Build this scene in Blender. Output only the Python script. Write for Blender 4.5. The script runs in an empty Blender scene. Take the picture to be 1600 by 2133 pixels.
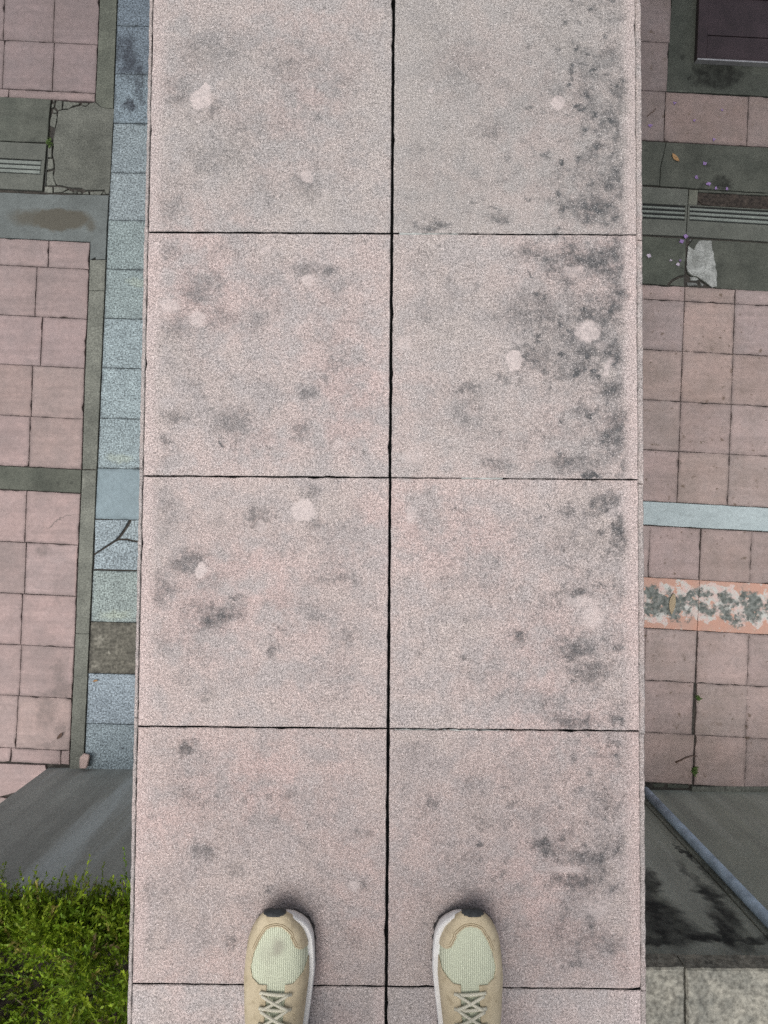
import bpy, bmesh, math, random
import numpy as np
from mathutils import Vector, Matrix, Euler
random.seed(7)
rng = np.random.default_rng(7)
S = bpy.context.scene
COL = S.collection

# ------------------------------------------------------------------ camera, sky, sun, exposure
F, CX, CY = 1350.0, 800.0, 1034.0            # focal length and principal point in pixels of the 1600 px wide photograph
CAM_Z = 3.90
TX, TY, TZ = 0.03546, 0.00406, 0.00796
TOP = CAM_Z - 1.0432                          # height of the top of the parapet
ROT = Matrix.Rotation(TZ, 3, 'Z') @ Matrix.Rotation(TY, 3, 'Y') @ Matrix.Rotation(TX, 3, 'X')
cam = bpy.data.cameras.new('camera')
camo = bpy.data.objects.new('camera', cam)
COL.objects.link(camo)
cam.sensor_fit = 'HORIZONTAL'; cam.sensor_width = 36.0
cam.lens = 36.0 * F / 1600.0
cam.shift_y = -(2133 / 2 - CY) / 1600.0
cam.clip_start = 0.05; cam.clip_end = 1500
camo.matrix_world = Matrix.Translation((0, 0, CAM_Z)) @ ROT.to_4x4()
S.camera = camo

SUN_EL, SUN_AZ = 76.0, 250.0                  # azimuth clockwise from +Y: light from behind and left
w = bpy.data.worlds.new('World'); S.world = w; w.use_nodes = True
wn = w.node_tree.nodes; wl = w.node_tree.links
sky = wn.new('ShaderNodeTexSky'); sky.sky_type = 'NISHITA'; sky.sun_disc = False
sky.sun_elevation = math.radians(SUN_EL); sky.sun_rotation = math.radians(SUN_AZ)
sky.air_density = 1.0; sky.dust_density = 4.0; sky.ozone_density = 1.0
bw = wn.new('ShaderNodeRGBToBW'); wl.new(sky.outputs[0], bw.inputs[0])      # thin overcast: most of the blue goes
mxs = wn.new('ShaderNodeMix'); mxs.data_type = 'RGBA'; mxs.inputs[0].default_value = 0.72
wl.new(sky.outputs[0], mxs.inputs[6]); wl.new(bw.outputs[0], mxs.inputs[7])
wl.new(mxs.outputs[2], wn['Background'].inputs[0]); wn['Background'].inputs[1].default_value = 0.13
sun = bpy.data.lights.new('sun', 'SUN'); sun.energy = 1.2; sun.angle = math.radians(50); sun.color = (1.0, 0.92, 0.83)
suno = bpy.data.objects.new('sun', sun); COL.objects.link(suno)
el, az = math.radians(SUN_EL), math.radians(SUN_AZ)
sdir = Vector((math.sin(az) * math.cos(el), math.cos(az) * math.cos(el), math.sin(el)))
suno.rotation_euler = sdir.to_track_quat('Z', 'Y').to_euler()
suno.location = (-4, -2, 9)
vs = S.view_settings
vs.view_transform = 'Standard'; vs.look = 'None'; vs.gamma = 1.0; vs.use_curve_mapping = False
vs.exposure = 0.49
S.render.filter_size = 1.1
S.cycles.use_denoising = False

def ray(px, py):
    return ROT @ Vector(((px - CX) / F, -(py - CY) / F, -1.0))
def G(px, py, z=0.0):                          # pixel of the photograph -> point on the level plane z
    d = ray(px, py); t = (z - CAM_Z) / d.z
    return Vector((d.x * t, d.y * t, z))
def C(px, py, dz=0.0): return G(px, py, TOP + dz)
def W(px, py, y):                              # -> point on the upright plane at y
    d = ray(px, py); t = y / d.y
    return Vector((d.x * t, y, CAM_Z + d.z * t))

# ------------------------------------------------------------------ node helpers and materials
class NT:
    def __init__(s, name):
        s.m = bpy.data.materials.new(name); s.m.use_nodes = True
        s.t = s.m.node_tree; s.n = s.t.nodes; s.l = s.t.links
        s.bsdf = s.n['Principled BSDF']
        s.P = s.n.new('ShaderNodeNewGeometry').outputs['Position']
    def put(s, sock, v):
        if isinstance(v, bpy.types.NodeSocket): s.l.new(v, sock)
        elif isinstance(v, (tuple, list)) and len(v) == 3 and sock.type == 'RGBA': sock.default_value = (*v, 1)
        else: sock.default_value = v
    def math(s, op, a, b=0.0, c=None, clamp=False):
        n = s.n.new('ShaderNodeMath'); n.operation = op; n.use_clamp = clamp
        s.put(n.inputs[0], a); s.put(n.inputs[1], b)
        if c is not None: s.put(n.inputs[2], c)
        return n.outputs[0]
    def vec(s, op, a, b=None):
        n = s.n.new('ShaderNodeVectorMath'); n.operation = op
        s.put(n.inputs[0], a)
        if b is not None: s.put(n.inputs[1], b)
        return n.outputs['Value'] if op in ('LENGTH', 'DOT_PRODUCT', 'DISTANCE') else n.outputs[0]
    def noise(s, scale, detail=2.0, rough=0.5, vec=None, col=False, dist=0.0):
        n = s.n.new('ShaderNodeTexNoise'); n.inputs['Scale'].default_value = scale
        n.inputs['Detail'].default_value = detail; n.inputs['Roughness'].default_value = rough
        n.inputs['Distortion'].default_value = dist
        s.l.new(vec if vec is not None else s.P, n.inputs['Vector'])
        return n.outputs['Color' if col else 'Fac']
    def rng(s, v, a, b, c=0.0, d=1.0, smooth=False):
        n = s.n.new('ShaderNodeMapRange'); n.clamp = True
        if smooth: n.interpolation_type = 'SMOOTHSTEP'
        s.put(n.inputs[0], v)
        for i, x in enumerate((a, b, c, d)): s.put(n.inputs[i + 1], x)
        return n.outputs[0]
    def mix(s, fac, a, b, mode='MIX'):
        n = s.n.new('ShaderNodeMix'); n.data_type = 'RGBA'; n.blend_type = mode
        s.put(n.inputs[0], fac); s.put(n.inputs[6], a); s.put(n.inputs[7], b)
        return n.outputs[2]
    def scale(s, vec, xyz):
        return s.vec('MULTIPLY', vec, xyz)
    def ocol(s):
        return s.n.new('ShaderNodeObjectInfo').outputs['Color']
    def blob(s, P, c, r, soft=0.6, ang=0.0):
        d = s.vec('SUBTRACT', P, tuple(c))
        if ang:
            n = s.n.new('ShaderNodeVectorRotate'); n.rotation_type = 'Z_AXIS'
            s.l.new(d, n.inputs['Vector']); n.inputs['Angle'].default_value = ang; d = n.outputs[0]
        d = s.scale(d, tuple(1.0 / x for x in r))
        return s.rng(s.vec('LENGTH', d), 1.0, 1.0 - soft, 0.0, 1.0, smooth=True)
    def finish(s, col, rough=0.85, bump=None, strength=0.4, dist=0.002, spec=0.3):
        s.put(s.bsdf.inputs['Base Color'], col); s.put(s.bsdf.inputs['Roughness'], rough)
        s.bsdf.inputs['Specular IOR Level'].default_value = spec
        if bump is not None:
            b = s.n.new('ShaderNodeBump'); b.inputs['Strength'].default_value = strength
            b.inputs['Distance'].default_value = dist
            s.l.new(bump, b.inputs['Height']); s.l.new(b.outputs[0], s.bsdf.inputs['Normal'])
        return s.m

def plain(name, col, rough=0.6, metal=0.0, spec=0.4, var=0.15, scale=20.0, bump=0.0):
    t = NT(name)
    n = t.noise(scale, 3)
    c = t.mix(t.rng(n, 0.3, 0.7), tuple(x * (1 - var) for x in col), tuple(min(1, x * (1 + var)) for x in col))
    t.bsdf.inputs['Metallic'].default_value = metal
    return t.finish(c, rough, t.noise(scale * 8, 3) if bump else None, bump or 0.1, 0.002, spec)

def blob_sum(t, blobs, amp, nscale, dark_break=None):
    """blobs: (point, (rx, ry, rz), strength, soft, angle); edges made ragged by a noise offset"""
    if not blobs: return None
    off = t.vec('SUBTRACT', t.noise(nscale, 3, 0.6, col=True), (0.5, 0.5, 0.5))
    off2 = t.vec('SUBTRACT', t.noise(nscale * 4, 3, 0.6, col=True), (0.5, 0.5, 0.5))
    P = t.vec('ADD', t.vec('ADD', t.P, t.scale(off, (amp, amp, amp))), t.scale(off2, (amp * .4, amp * .4, amp * .4)))
    tot = None
    for c, r, st, soft, ang in blobs:
        m = t.math('MULTIPLY', t.blob(P, c, r, soft, ang), st)
        tot = m if tot is None else t.math('MAXIMUM', tot, m)
    return tot

def coping_mat(name, dark, light, half=0.2, grey=0.0, side=1, outer=0.0, tone=(1.0, 1.0, 1.0)):
    """flamed pink granite with salt and pepper grain; dark lichen stains and pale spots at given places"""
    t = NT(name)
    big = t.noise(5.0, 3); mid = t.noise(22.0, 4, 0.62)
    pink = t.mix(t.rng(big, 0.35, 0.65), (0.465, 0.378, 0.362), (0.425, 0.38, 0.364))
    pink = t.mix(t.rng(mid, 0.42, 0.62), pink, (0.385, 0.352, 0.347))
    if grey: pink = t.mix(grey, pink, (0.335, 0.315, 0.30))
    g1 = t.noise(680.0, 2, 0.55); g2 = t.noise(300.0, 2, 0.6)
    # soiling: a film of dark algae, worn off along the outer rim of the wall
    oc = t.n.new('ShaderNodeTexCoord').outputs['Object']
    sx = t.n.new('ShaderNodeSeparateXYZ'); t.l.new(oc, sx.inputs[0])
    rim = t.math('ADD', t.math('MULTIPLY', sx.outputs[0], side), t.math('MULTIPLY', t.math('SUBTRACT', mid, 0.5), 0.04))
    rim = t.rng(rim, half - 0.007, half - 0.030, 0.0, 1.0, smooth=True)      # 0 at the rim
    ab = t.n.new('ShaderNodeSeparateXYZ'); t.l.new(t.vec('ABSOLUTE', oc), ab.inputs[0])
    mid_ = t.math('MAXIMUM', ab.outputs[0], ab.outputs[1])
    mid_ = t.math('ADD', mid_, t.math('MULTIPLY', t.math('SUBTRACT', t.noise(9.0, 4, 0.6), 0.5), 0.22))
    mid_ = t.rng(mid_, half - 0.004, half - 0.075, 0.0, 1.0, smooth=True) if half < 1 else 1.0
    film = t.math('MULTIPLY', t.rng(t.noise(8.0, 5, 0.66), 0.38, 0.70), 0.30)
    film = t.math('ADD', film, t.math('MULTIPLY', t.rng(t.noise(26.0, 4, 0.62), 0.50, 0.70), 0.24))
    film = t.math('MULTIPLY', t.math('ADD', film, 0.10), t.math('MULTIPLY_ADD', mid_, 0.75, 0.25))
    if outer:
        og = t.rng(t.math('MULTIPLY', sx.outputs[0], side), -0.03, 0.16, 0.0, 1.0, smooth=True)
        og = t.math('MULTIPLY', og, t.rng(t.noise(12.0, 6, 0.74), 0.42, 0.64))
        film = t.math('ADD', film, t.math('MULTIPLY', og, outer))
        sp = t.math('MULTIPLY', t.rng(t.noise(48.0, 2, 0.55), 0.60, 0.68), t.rng(t.math('MULTIPLY', sx.outputs[0], side), -0.1, 0.1, 0.15, 0.7))
        film = t.math('ADD', film, t.math('MULTIPLY', sp, outer))
    clump = t.rng(t.noise(75.0, 4, 0.7), 0.34, 0.58, 0.50, 1.0)
    d = blob_sum(t, dark, 0.05, 26.0)
    d = t.math('ADD', d, t.math('MULTIPLY', film, t.math('SUBTRACT', 1.0, d))) if d is not None else film
    d = t.math('MULTIPLY', t.math('MULTIPLY', d, clump), t.math('MULTIPLY_ADD', rim, 0.9, 0.10), clamp=True)
    gn = t.rng(t.noise(210.0, 3, 0.7), 0.32, 0.68)                 # the dirt sits in the pits between the grains
    d = t.math('MULTIPLY', t.math('MULTIPLY', d, 1.0, clamp=True), t.rng(t.math('ADD', gn, t.math('MULTIPLY', d, 0.9)), 0.35, 1.05, 0.12, 1.0))
    col = t.mix(d, pink, (0.088, 0.09, 0.094))
    specks = t.rng(t.noise(60.0, 2, 0.5), 0.67, 0.76)
    col = t.mix(t.math('MULTIPLY', specks, 0.4), col, (0.12, 0.115, 0.115))
    col = t.mix(t.math('MULTIPLY', t.math('SUBTRACT', 1.0, rim), 0.6), col, (0.50, 0.415, 0.40))
    k = t.math('MULTIPLY', t.rng(g1, 0.33, 0.67, 0.46, 1.54), t.rng(g2, 0.33, 0.67, 0.82, 1.18))
    kk = t.n.new('ShaderNodeCombineXYZ')
    for i in range(3): t.l.new(k, kk.inputs[i])
    col = t.mix(1.0, col, kk.outputs[0], 'MULTIPLY')
    col = t.mix(1.0, col, tone, 'MULTIPLY')
    cry = t.rng(t.noise(620.0, 1, 0.5), 0.65, 0.70)
    col = t.mix(t.math('MULTIPLY', cry, 0.6), col, (0.80, 0.76, 0.75))
    li = blob_sum(t, light, 0.018, 50.0)
    if li is not None: col = t.mix(t.math('MULTIPLY', li, t.rng(t.noise(170.0, 3, 0.6), 0.35, 0.62, 0.5, 0.85)), col, (0.60, 0.53, 0.515))
    return t.finish(col, 0.8, t.math('ADD', g1, t.math('MULTIPLY', g2, 1.3)), 0.55, 0.0016, 0.25)

def paving_mat(name, c1, c2, dark=(), light=(), grain=0.12, gs=240.0, mott=7.0, streak=0.0, stain=(0.06, 0.06, 0.055),
               film=0.35, spots=0.0, spotc=(0.10, 0.07, 0.045), lightc=(0.55, 0.55, 0.53), amp=0.10, bump=0.3, rough=0.8, fs=3.0):
    """cast or sawn paving; the object's colour tints single pieces"""
    t = NT(name)
    m = t.noise(mott, 4, 0.6)
    col = t.mix(t.rng(m, 0.36, 0.64), c1, c2)
    if streak:
        v = t.scale(t.P, (1.6, 26.0, 26.0))
        s1 = t.noise(1.0, 4, 0.6, vec=v)
        col = t.mix(t.math('MULTIPLY', t.rng(s1, 0.35, 0.68), streak), col, tuple(x * 0.72 for x in c2))
        s2 = t.noise(1.0, 3, 0.6, vec=t.scale(t.P, (3.0, 60.0, 60.0)))
        col = t.mix(t.math('MULTIPLY', t.rng(s2, 0.62, 0.74), streak * 0.6), col, tuple(min(1, x * 1.35) for x in c1))
    m2 = t.noise(mott * 5.5, 4, 0.65)
    kv = t.rng(m2, 0.3, 0.7, 0.88, 1.12)
    kq = t.n.new('ShaderNodeCombineXYZ')
    for i in range(3): t.l.new(kv, kq.inputs[i])
    col = t.mix(1.0, col, kq.outputs[0], 'MULTIPLY')
    sc = t.noise(1.0, 2, 0.5, vec=t.scale(t.vec('ADD', t.P, (5.2, 0.7, 0)), (9.0, 55.0, 1.0)), dist=1.2)
    col = t.mix(t.math('MULTIPLY', t.rng(sc, 0.70, 0.76), 0.30), col, tuple(min(1, x * 1.5) for x in c1))
    col = t.mix(1.0, col, t.ocol(), 'MULTIPLY')
    fl = t.math('MULTIPLY', t.rng(t.noise(fs, 5, 0.68), 0.42, 0.74), film)
    d = blob_sum(t, list(dark), amp, 9.0)
    if d is not None:
        d = t.math('MULTIPLY', d, t.rng(t.noise(28.0, 4, 0.65), 0.34, 0.58, 0.55, 1.0))
        fl = t.math('MAXIMUM', fl, d)
    col = t.mix(fl, col, stain)
    eg = t.n.new('ShaderNodeAttribute'); eg.attribute_name = 'edge'
    eg = t.math('MULTIPLY', t.math('POWER', eg.outputs['Fac'], 2.0), t.rng(t.noise(11.0, 4, 0.65), 0.38, 0.60, 0.05, 0.75))
    col = t.mix(eg, col, tuple(x * 0.42 for x in c2))
    if spots:
        sp = t.rng(t.noise(17.0, 2, 0.5), 0.66, 0.74)
        col = t.mix(t.math('MULTIPLY', sp, spots), col, spotc)
        sp = t.rng(t.noise(38.0, 2, 0.5), 0.68, 0.74)
        col = t.mix(t.math('MULTIPLY', sp, spots), col, spotc)
    li = blob_sum(t, list(light), amp, 9.0)
    if li is not None: col = t.mix(li, col, lightc)
    g = t.noise(gs, 2, 0.6)
    k = t.rng(g, 0.33, 0.67, 1 - grain, 1 + grain)
    kk = t.n.new('ShaderNodeCombineXYZ')
    for i in range(3): t.l.new(k, kk.inputs[i])
    col = t.mix(1.0, col, kk.outputs[0], 'MULTIPLY')
    return t.finish(col, rough, t.math('ADD', g, m), bump, 0.003, 0.3)

GPX = 3.9 / F                                   # metres per pixel on the ground
CPX = (CAM_Z - TOP) / F
def gb(px, py, rx, ry, st=0.8, soft=0.7, ang=0.0): return (G(px, py), (rx * GPX, ry * GPX, 1.0), st, soft, ang)
def cb(px, py, rx, ry=None, st=0.5, soft=0.88, ang=0.0):
    ry = rx if ry is None else ry
    return (C(px, py), (rx * CPX * 1.42, ry * CPX * 1.42, 1.0), min(1.0, st * 1.12), soft, ang)

M = {}
M['pink'] = paving_mat('pink_paving', (0.385, 0.295, 0.283), (0.33, 0.265, 0.258), grain=0.08, streak=0.45, film=0.42, spots=0.0,
    dark=[gb(90, 1150, 22, 26, .55), gb(120, 1225, 18, 60, .35), gb(135, 1440, 45, 26, .7), gb(120, 1400, 22, 40, .55), gb(95, 1480, 30, 60, .5),
          gb(130, 1520, 20, 30, .5), gb(100, 1550, 30, 14, .5), gb(122, 1083, 50, 2.2, .8, .5, -0.5)], stain=(0.13, 0.115, 0.11))
M['pink_spotted'] = paving_mat('pink_paving_spotted', (0.40, 0.315, 0.30), (0.345, 0.285, 0.275), grain=0.08, streak=0.40, film=0.42, spots=0.7,
    dark=[gb(1357, 755, 5, 5, .9), gb(1466, 921, 5, 5, .8), gb(1416, 963, 3.5, 14, .9), gb(1455, 716, 4, 4, .8), gb(1504, 690, 4, 4, .8),
          gb(1505, 805, 6, 5, .8), gb(1365, 925, 5, 4, .7), gb(1432, 1118, 4, 4, .7), gb(1419, 1124, 4, 3, .7), gb(1487, 1606, 4, 3, .8), gb(1498, 1610, 3, 3, .8),
          gb(1392, 208, 8, 16, .35)], stain=(0.12, 0.095, 0.07))
M['granite'] = paving_mat('blue_granite', (0.262, 0.318, 0.346), (0.205, 0.250, 0.274), grain=0.62, gs=105.0, mott=14.0, film=0.15, bump=0.5,
    dark=[gb(268, 120, 26, 75, .85), gb(290, 160, 16, 60, .75), gb(250, 105, 14, 50, .7), gb(270, 215, 18, 22, .9), gb(296, 205, 12, 30, .6), gb(233, 525, 3, 3, .9), gb(212, 1475, 5, 5, .6), gb(255, 1562, 4, 4, .8)],
    light=[gb(285, 590, 30, 12, .25), gb(250, 955, 40, 14, .3), gb(240, 1280, 46, 16, .3)], lightc=(0.36, 0.40, 0.29), stain=(0.035, 0.04, 0.052))
M['granite_smooth'] = paving_mat('blue_granite_smooth', (0.235, 0.305, 0.338), (0.21, 0.275, 0.305), grain=0.06, film=0.12)
M['pebble'] = paving_mat('pebble_concrete', (0.150, 0.145, 0.122), (0.092, 0.09, 0.075), grain=0.35, gs=60.0, mott=22.0, film=0.45,
    light=[gb(206, 1332, 10, 14, .35), gb(228, 1360, 6, 8, .6), gb(200, 1385, 12, 10, .3)], lightc=(0.36, 0.35, 0.30), bump=0.6)
M['concrete'] = paving_mat('grey_concrete', (0.150, 0.158, 0.138), (0.105, 0.112, 0.098), grain=0.30, gs=110.0, film=0.40, stain=(0.05, 0.054, 0.046),
    dark=[gb(140, 455, 70, 26, .55, .4), gb(182, 310, 45, 70, .45), gb(100, 470, 60, 14, .4)])
M['concrete_blue'] = paving_mat('blue_grey_concrete', (0.150, 0.172, 0.172), (0.118, 0.135, 0.134), grain=0.15, gs=130.0, film=0.3, stain=(0.07, 0.08, 0.075),
    light=[gb(125, 457, 80, 27, .9, .3), gb(190, 470, 16, 20, .7), gb(60, 452, 60, 24, .8)], lightc=(0.088, 0.082, 0.064), amp=.06)
M['concrete_dark'] = paving_mat('dark_mossy_concrete', (0.098, 0.106, 0.090), (0.070, 0.078, 0.066), grain=0.22, gs=130.0, film=0.45, stain=(0.016, 0.018, 0.015), spots=0.5, spotc=(0.025, 0.028, 0.024),
    dark=[gb(1495, 160, 75, 34, 1.0, .5), gb(1475, 152, 40, 18, 1.0, .6), gb(1455, 150, 20, 20, .7), gb(1510, 145, 30, 26, 1.0, .5), gb(1432, 160, 6, 5, 1), gb(1425, 118, 10, 14, .7), gb(1505, 380, 30, 22, .9), gb(1470, 385, 20, 10, .6),
          gb(1470, 350, 8, 8, .6), gb(1499, 560, 14, 40, .35), gb(1414, 535, 8, 30, .4)],
    light=[gb(1415, 190, 30, 6, .2)], lightc=(0.2, 0.22, 0.19))
M['drain'] = paving_mat('drain_cover_concrete', (0.135, 0.145, 0.128), (0.102, 0.112, 0.098), grain=0.18, gs=130.0, film=0.4, stain=(0.07, 0.075, 0.068), spots=0.3, spotc=(0.06, 0.06, 0.055))
M['drain_bar'] = paving_mat('drain_bar_concrete', (0.225, 0.255, 0.235), (0.18, 0.205, 0.19), grain=0.1, gs=130.0, film=0.3, stain=(0.08, 0.09, 0.085))
M['mortar'] = paving_mat('pale_mortar', (0.36, 0.38, 0.37), (0.24, 0.255, 0.245), grain=0.2, gs=90.0, mott=12.0, film=0.65, stain=(0.17, 0.18, 0.17), bump=0.6, fs=12.0)
M['soil'] = paving_mat('dark_soil', (0.05, 0.04, 0.033), (0.028, 0.023, 0.02), grain=0.5, gs=70.0, mott=30.0, bump=0.9, film=0.1)
M['ground'] = paving_mat('ground_dirt', (0.06, 0.054, 0.047), (0.035, 0.033, 0.03), grain=0.4, gs=80.0, mott=20.0, bump=0.8)
M['blue_band'] = paving_mat('pale_blue_granite', (0.40, 0.475, 0.495), (0.35, 0.42, 0.44), grain=0.10, gs=120.0, film=0.25, stain=(0.20, 0.235, 0.24),
    dark=[gb(1390, 1058, 3, 3, .8), gb(1457, 1058, 3, 3, .8), gb(1430, 1072, 30, 3, .4), gb(1384, 1066, 3, 3, .6)])

def worn_paint():
    t = NT('worn_orange_paint')
    orange = t.mix(t.rng(t.noise(9, 3), 0.35, 0.65), (0.50, 0.29, 0.225), (0.45, 0.30, 0.25))
    a = G(1346, 1254); b = G(1520, 1263)
    along = (b - a).normalized(); nrm = Vector((-along.y, along.x, 0))
    off = t.vec('SUBTRACT', t.P, tuple(a))
    dist = t.math('ABSOLUTE', t.vec('DOT_PRODUCT', off, tuple(nrm)))      # distance from the middle line of the band
    dist = t.math('ADD', dist, t.math('MULTIPLY', t.math('SUBTRACT', t.noise(8.0, 3, 0.6), 0.5), 0.14))
    n1 = t.noise(11.0, 4, 0.58, dist=0.2); n2 = t.noise(9.0, 6, 0.72, dist=0.15)
    n1 = t.rng(n1, 0.25, 0.75); n2 = t.rng(n2, 0.25, 0.75)
    worn = t.math('ADD', n1, t.rng(dist, 0.06, 0.165, 0.30, -0.42))
    white = t.rng(worn, 0.47, 0.55)
    moss = t.rng(t.math('ADD', n2, t.rng(dist, 0.06, 0.165, 0.07, -0.4)), 0.44, 0.60)
    col = t.mix(white, orange, t.mix(t.rng(t.noise(26, 2), 0.4, 0.6), (0.56, 0.43, 0.40), (0.50, 0.51, 0.49)))
    col = t.mix(moss, col, t.mix(t.rng(t.noise(40, 3), 0.38, 0.62), (0.085, 0.098, 0.092), (0.20, 0.22, 0.21)))
    isl = t.rng(t.noise(19.0, 3, 0.6, vec=t.vec('ADD', t.P, (7.7, 2.2, 0))), 0.60, 0.66)
    col = t.mix(isl, col, t.mix(t.rng(t.noise(33, 2), 0.42, 0.58), (0.50, 0.30, 0.235), (0.50, 0.45, 0.42)))
    ye = t.rng(t.noise(24, 2, vec=t.vec('ADD', t.P, (3.1, 1.7, 0))), 0.66, 0.74)
    col = t.mix(t.math('MULTIPLY', ye, 0.5), col, (0.46, 0.38, 0.24))
    return t.finish(col, 0.75, n1, 0.3, 0.003)
M['paint'] = worn_paint()

def wall_mat(name, c1, c2, dark=(), light=(), lightc=(0.50, 0.555, 0.57)):
    t = NT(name)
    col = t.mix(t.rng(t.noise(3.0, 4, 0.6), 0.36, 0.64), c1, c2)
    v = t.scale(t.P, (7.0, 7.0, 0.55))
    s = t.noise(1.0, 4, 0.6, vec=v)
    col = t.mix(t.math('MULTIPLY', t.rng(s, 0.47, 0.66), 0.8), col, lightc)
    s2 = t.noise(1.0, 4, 0.6, vec=t.vec('ADD', t.scale(t.P, (9.0, 9.0, 0.8)), (4.3, 0, 0)))
    col = t.mix(t.math('MULTIPLY', t.rng(s2, 0.5, 0.72), 0.55), col, (0.20, 0.208, 0.20))
    if dark:
        d = blob_sum(t, list(dark), 0.16, 5.0)
        d = t.math('MULTIPLY', d, t.rng(t.noise(14.0, 4, 0.65), 0.34, 0.58, 0.7, 1.0))
        col = t.mix(d, col, (0.03, 0.034, 0.034))
    g = t.noise(120.0, 3, 0.6)
    k = t.rng(g, 0.33, 0.67, 0.86, 1.14)
    kk = t.n.new('ShaderNodeCombineXYZ')
    for i in range(3): t.l.new(k, kk.inputs[i])
    col = t.mix(1.0, col, kk.outputs[0], 'MULTIPLY')
    return t.finish(col, 0.85, g, 0.3, 0.003)
YL, YR = -1.497, -1.598
M['wall_left'] = wall_mat('streaked_concrete', (0.37, 0.39, 0.37), (0.31, 0.325, 0.31))
def wb(px, py, rx, rz, st=.9, soft=.7): 
    return (W(px, py, YR), (rx, 1.0, rz), st, soft, 0.0)
M['wall_right'] = wall_mat('stained_shaded_concrete', (0.37, 0.40, 0.345), (0.30, 0.325, 0.285), lightc=(0.42, 0.45, 0.41),
    dark=[wb(1362, 1905, .17, .26, 1.0, .6), wb(1395, 1935, .16, .16, 1.0, .6), wb(1350, 1840, .07, .26, .9), wb(1427, 1778, .014, .16, .95), wb(1450, 1835, .035, .24, .6),
          wb(1497, 1885, .06, .26, .95), wb(1515, 1935, .07, .2, 1.0), wb(1440, 1948, .25, .035, .9, .6), wb(1500, 1955, .3, .03, 1.0, .6), wb(1382, 1958, .3, .04, 1.0, .6), wb(1482, 1830, .025, .3, .6), wb(1517, 1850, .02, .25, .6)])  # wide flat blobs paint the shadow under the ledge; the rest are stains
M['ledge'] = paving_mat('rough_stone', (0.31, 0.30, 0.255), (0.20, 0.20, 0.175), grain=0.4, gs=60.0, mott=14.0, film=0.5, bump=0.8, stain=(0.10, 0.105, 0.10))
M['pvc'] = plain('blue_grey_pipe', (0.40, 0.52, 0.65), 0.6, spec=0.4, var=0.35, scale=14.0)
M['plum'] = plain('plum_metal', (0.035, 0.024, 0.028), 0.4, metal=0.0, spec=0.4, var=0.25, scale=9.0)
M['alu'] = plain('pale_metal', (0.42, 0.42, 0.43), 0.35, metal=0.6)
M['dark_metal'] = plain('dark_metal', (0.05, 0.055, 0.05), 0.5, metal=0.3)
M['coping_plain'] = coping_mat('pink_granite_plain', [], [])
M['facing'] = coping_mat('pink_granite_edge', [], [], half=5.0, grey=0.25)
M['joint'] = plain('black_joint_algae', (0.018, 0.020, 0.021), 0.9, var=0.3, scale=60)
M['core'] = plain('wall_core_concrete', (0.30, 0.27, 0.25), 0.9, var=0.2, scale=5.0, bump=0.3)
M['petal'] = plain('purple_petal', (0.27, 0.18, 0.40), 0.6, var=0.25, scale=120)
M['petal_pale'] = plain('pale_lilac_petal', (0.50, 0.45, 0.55), 0.6, var=0.2, scale=120)
M['dry_leaf'] = plain('dry_leaf', (0.33, 0.20, 0.095), 0.7, var=0.3, scale=90)
M['tan_leaf'] = plain('tan_leaf', (0.33, 0.27, 0.18), 0.7, var=0.2, scale=60)
M['twig'] = plain('twig_bark', (0.10, 0.065, 0.05), 0.85, var=0.3, scale=120)
M['moss'] = plain('green_moss', (0.07, 0.12, 0.03), 0.9, var=0.4, scale=150)

# ------------------------------------------------------------------ object helpers
def link(name, me, mat=None, parent=None, loc=(0, 0, 0)):
    o = bpy.data.objects.new(name, me); COL.objects.link(o)
    o.location = loc
    if mat is not None and me is not None and not me.materials: me.materials.append(mat)
    if parent is not None: o.parent = parent
    return o
def empty(name, loc=(0, 0, 0)):
    o = bpy.data.objects.new(name, None); COL.objects.link(o); o.location = loc; o.empty_display_size = 0.1
    return o
def tag(o, label, cat, group=None):
    o['label'] = label; o['category'] = cat
    if group: o['group'] = group
    return o
def mesh(name, v, f, smooth=False):
    me = bpy.data.meshes.new(name); me.from_pydata([tuple(x) for x in v], [], f); me.update()
    bm = bmesh.new(); bm.from_mesh(me); bmesh.ops.recalc_face_normals(bm, faces=bm.faces); bm.to_mesh(me); bm.free()
    if smooth: me.polygons.foreach_set('use_smooth', [True] * len(me.polygons))
    return me
def area(p): return 0.5 * sum(p[i][0] * p[(i + 1) % len(p)][1] - p[(i + 1) % len(p)][0] * p[i][1] for i in range(len(p)))
def inset(p, d):
    n = len(p); out = []
    for i in range(n):
        a, b, c = p[i - 1], p[i], p[(i + 1) % n]
        e1 = Vector((b[0] - a[0], b[1] - a[1])); e2 = Vector((c[0] - b[0], c[1] - b[1]))
        if e1.length < 1e-6 or e2.length < 1e-6: out.append((b[0], b[1])); continue
        e1.normalize(); e2.normalize()
        n1 = Vector((-e1.y, e1.x)); n2 = Vector((-e2.y, e2.x))
        m = n1 + n2
        k = max(0.35, 1 + n1.dot(n2))
        out.append((b[0] + m.x * d / k, b[1] + m.y * d / k))
    return out
def ragged(p, step, jit, r=random):
    out = []
    n = len(p)
    for i in range(n):
        a, b = Vector(p[i][:2]), Vector(p[(i + 1) % n][:2])
        L = (b - a).length; k = max(1, int(round(L / step)))
        nr = Vector((-(b - a).y, (b - a).x)).normalized() if L > 0 else Vector((0, 0))
        for j in range(k):
            q = a.lerp(b, j / k)
            if jit: q = q + nr * r.uniform(-jit, jit)
            out.append((q.x, q.y))
    return out
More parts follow.
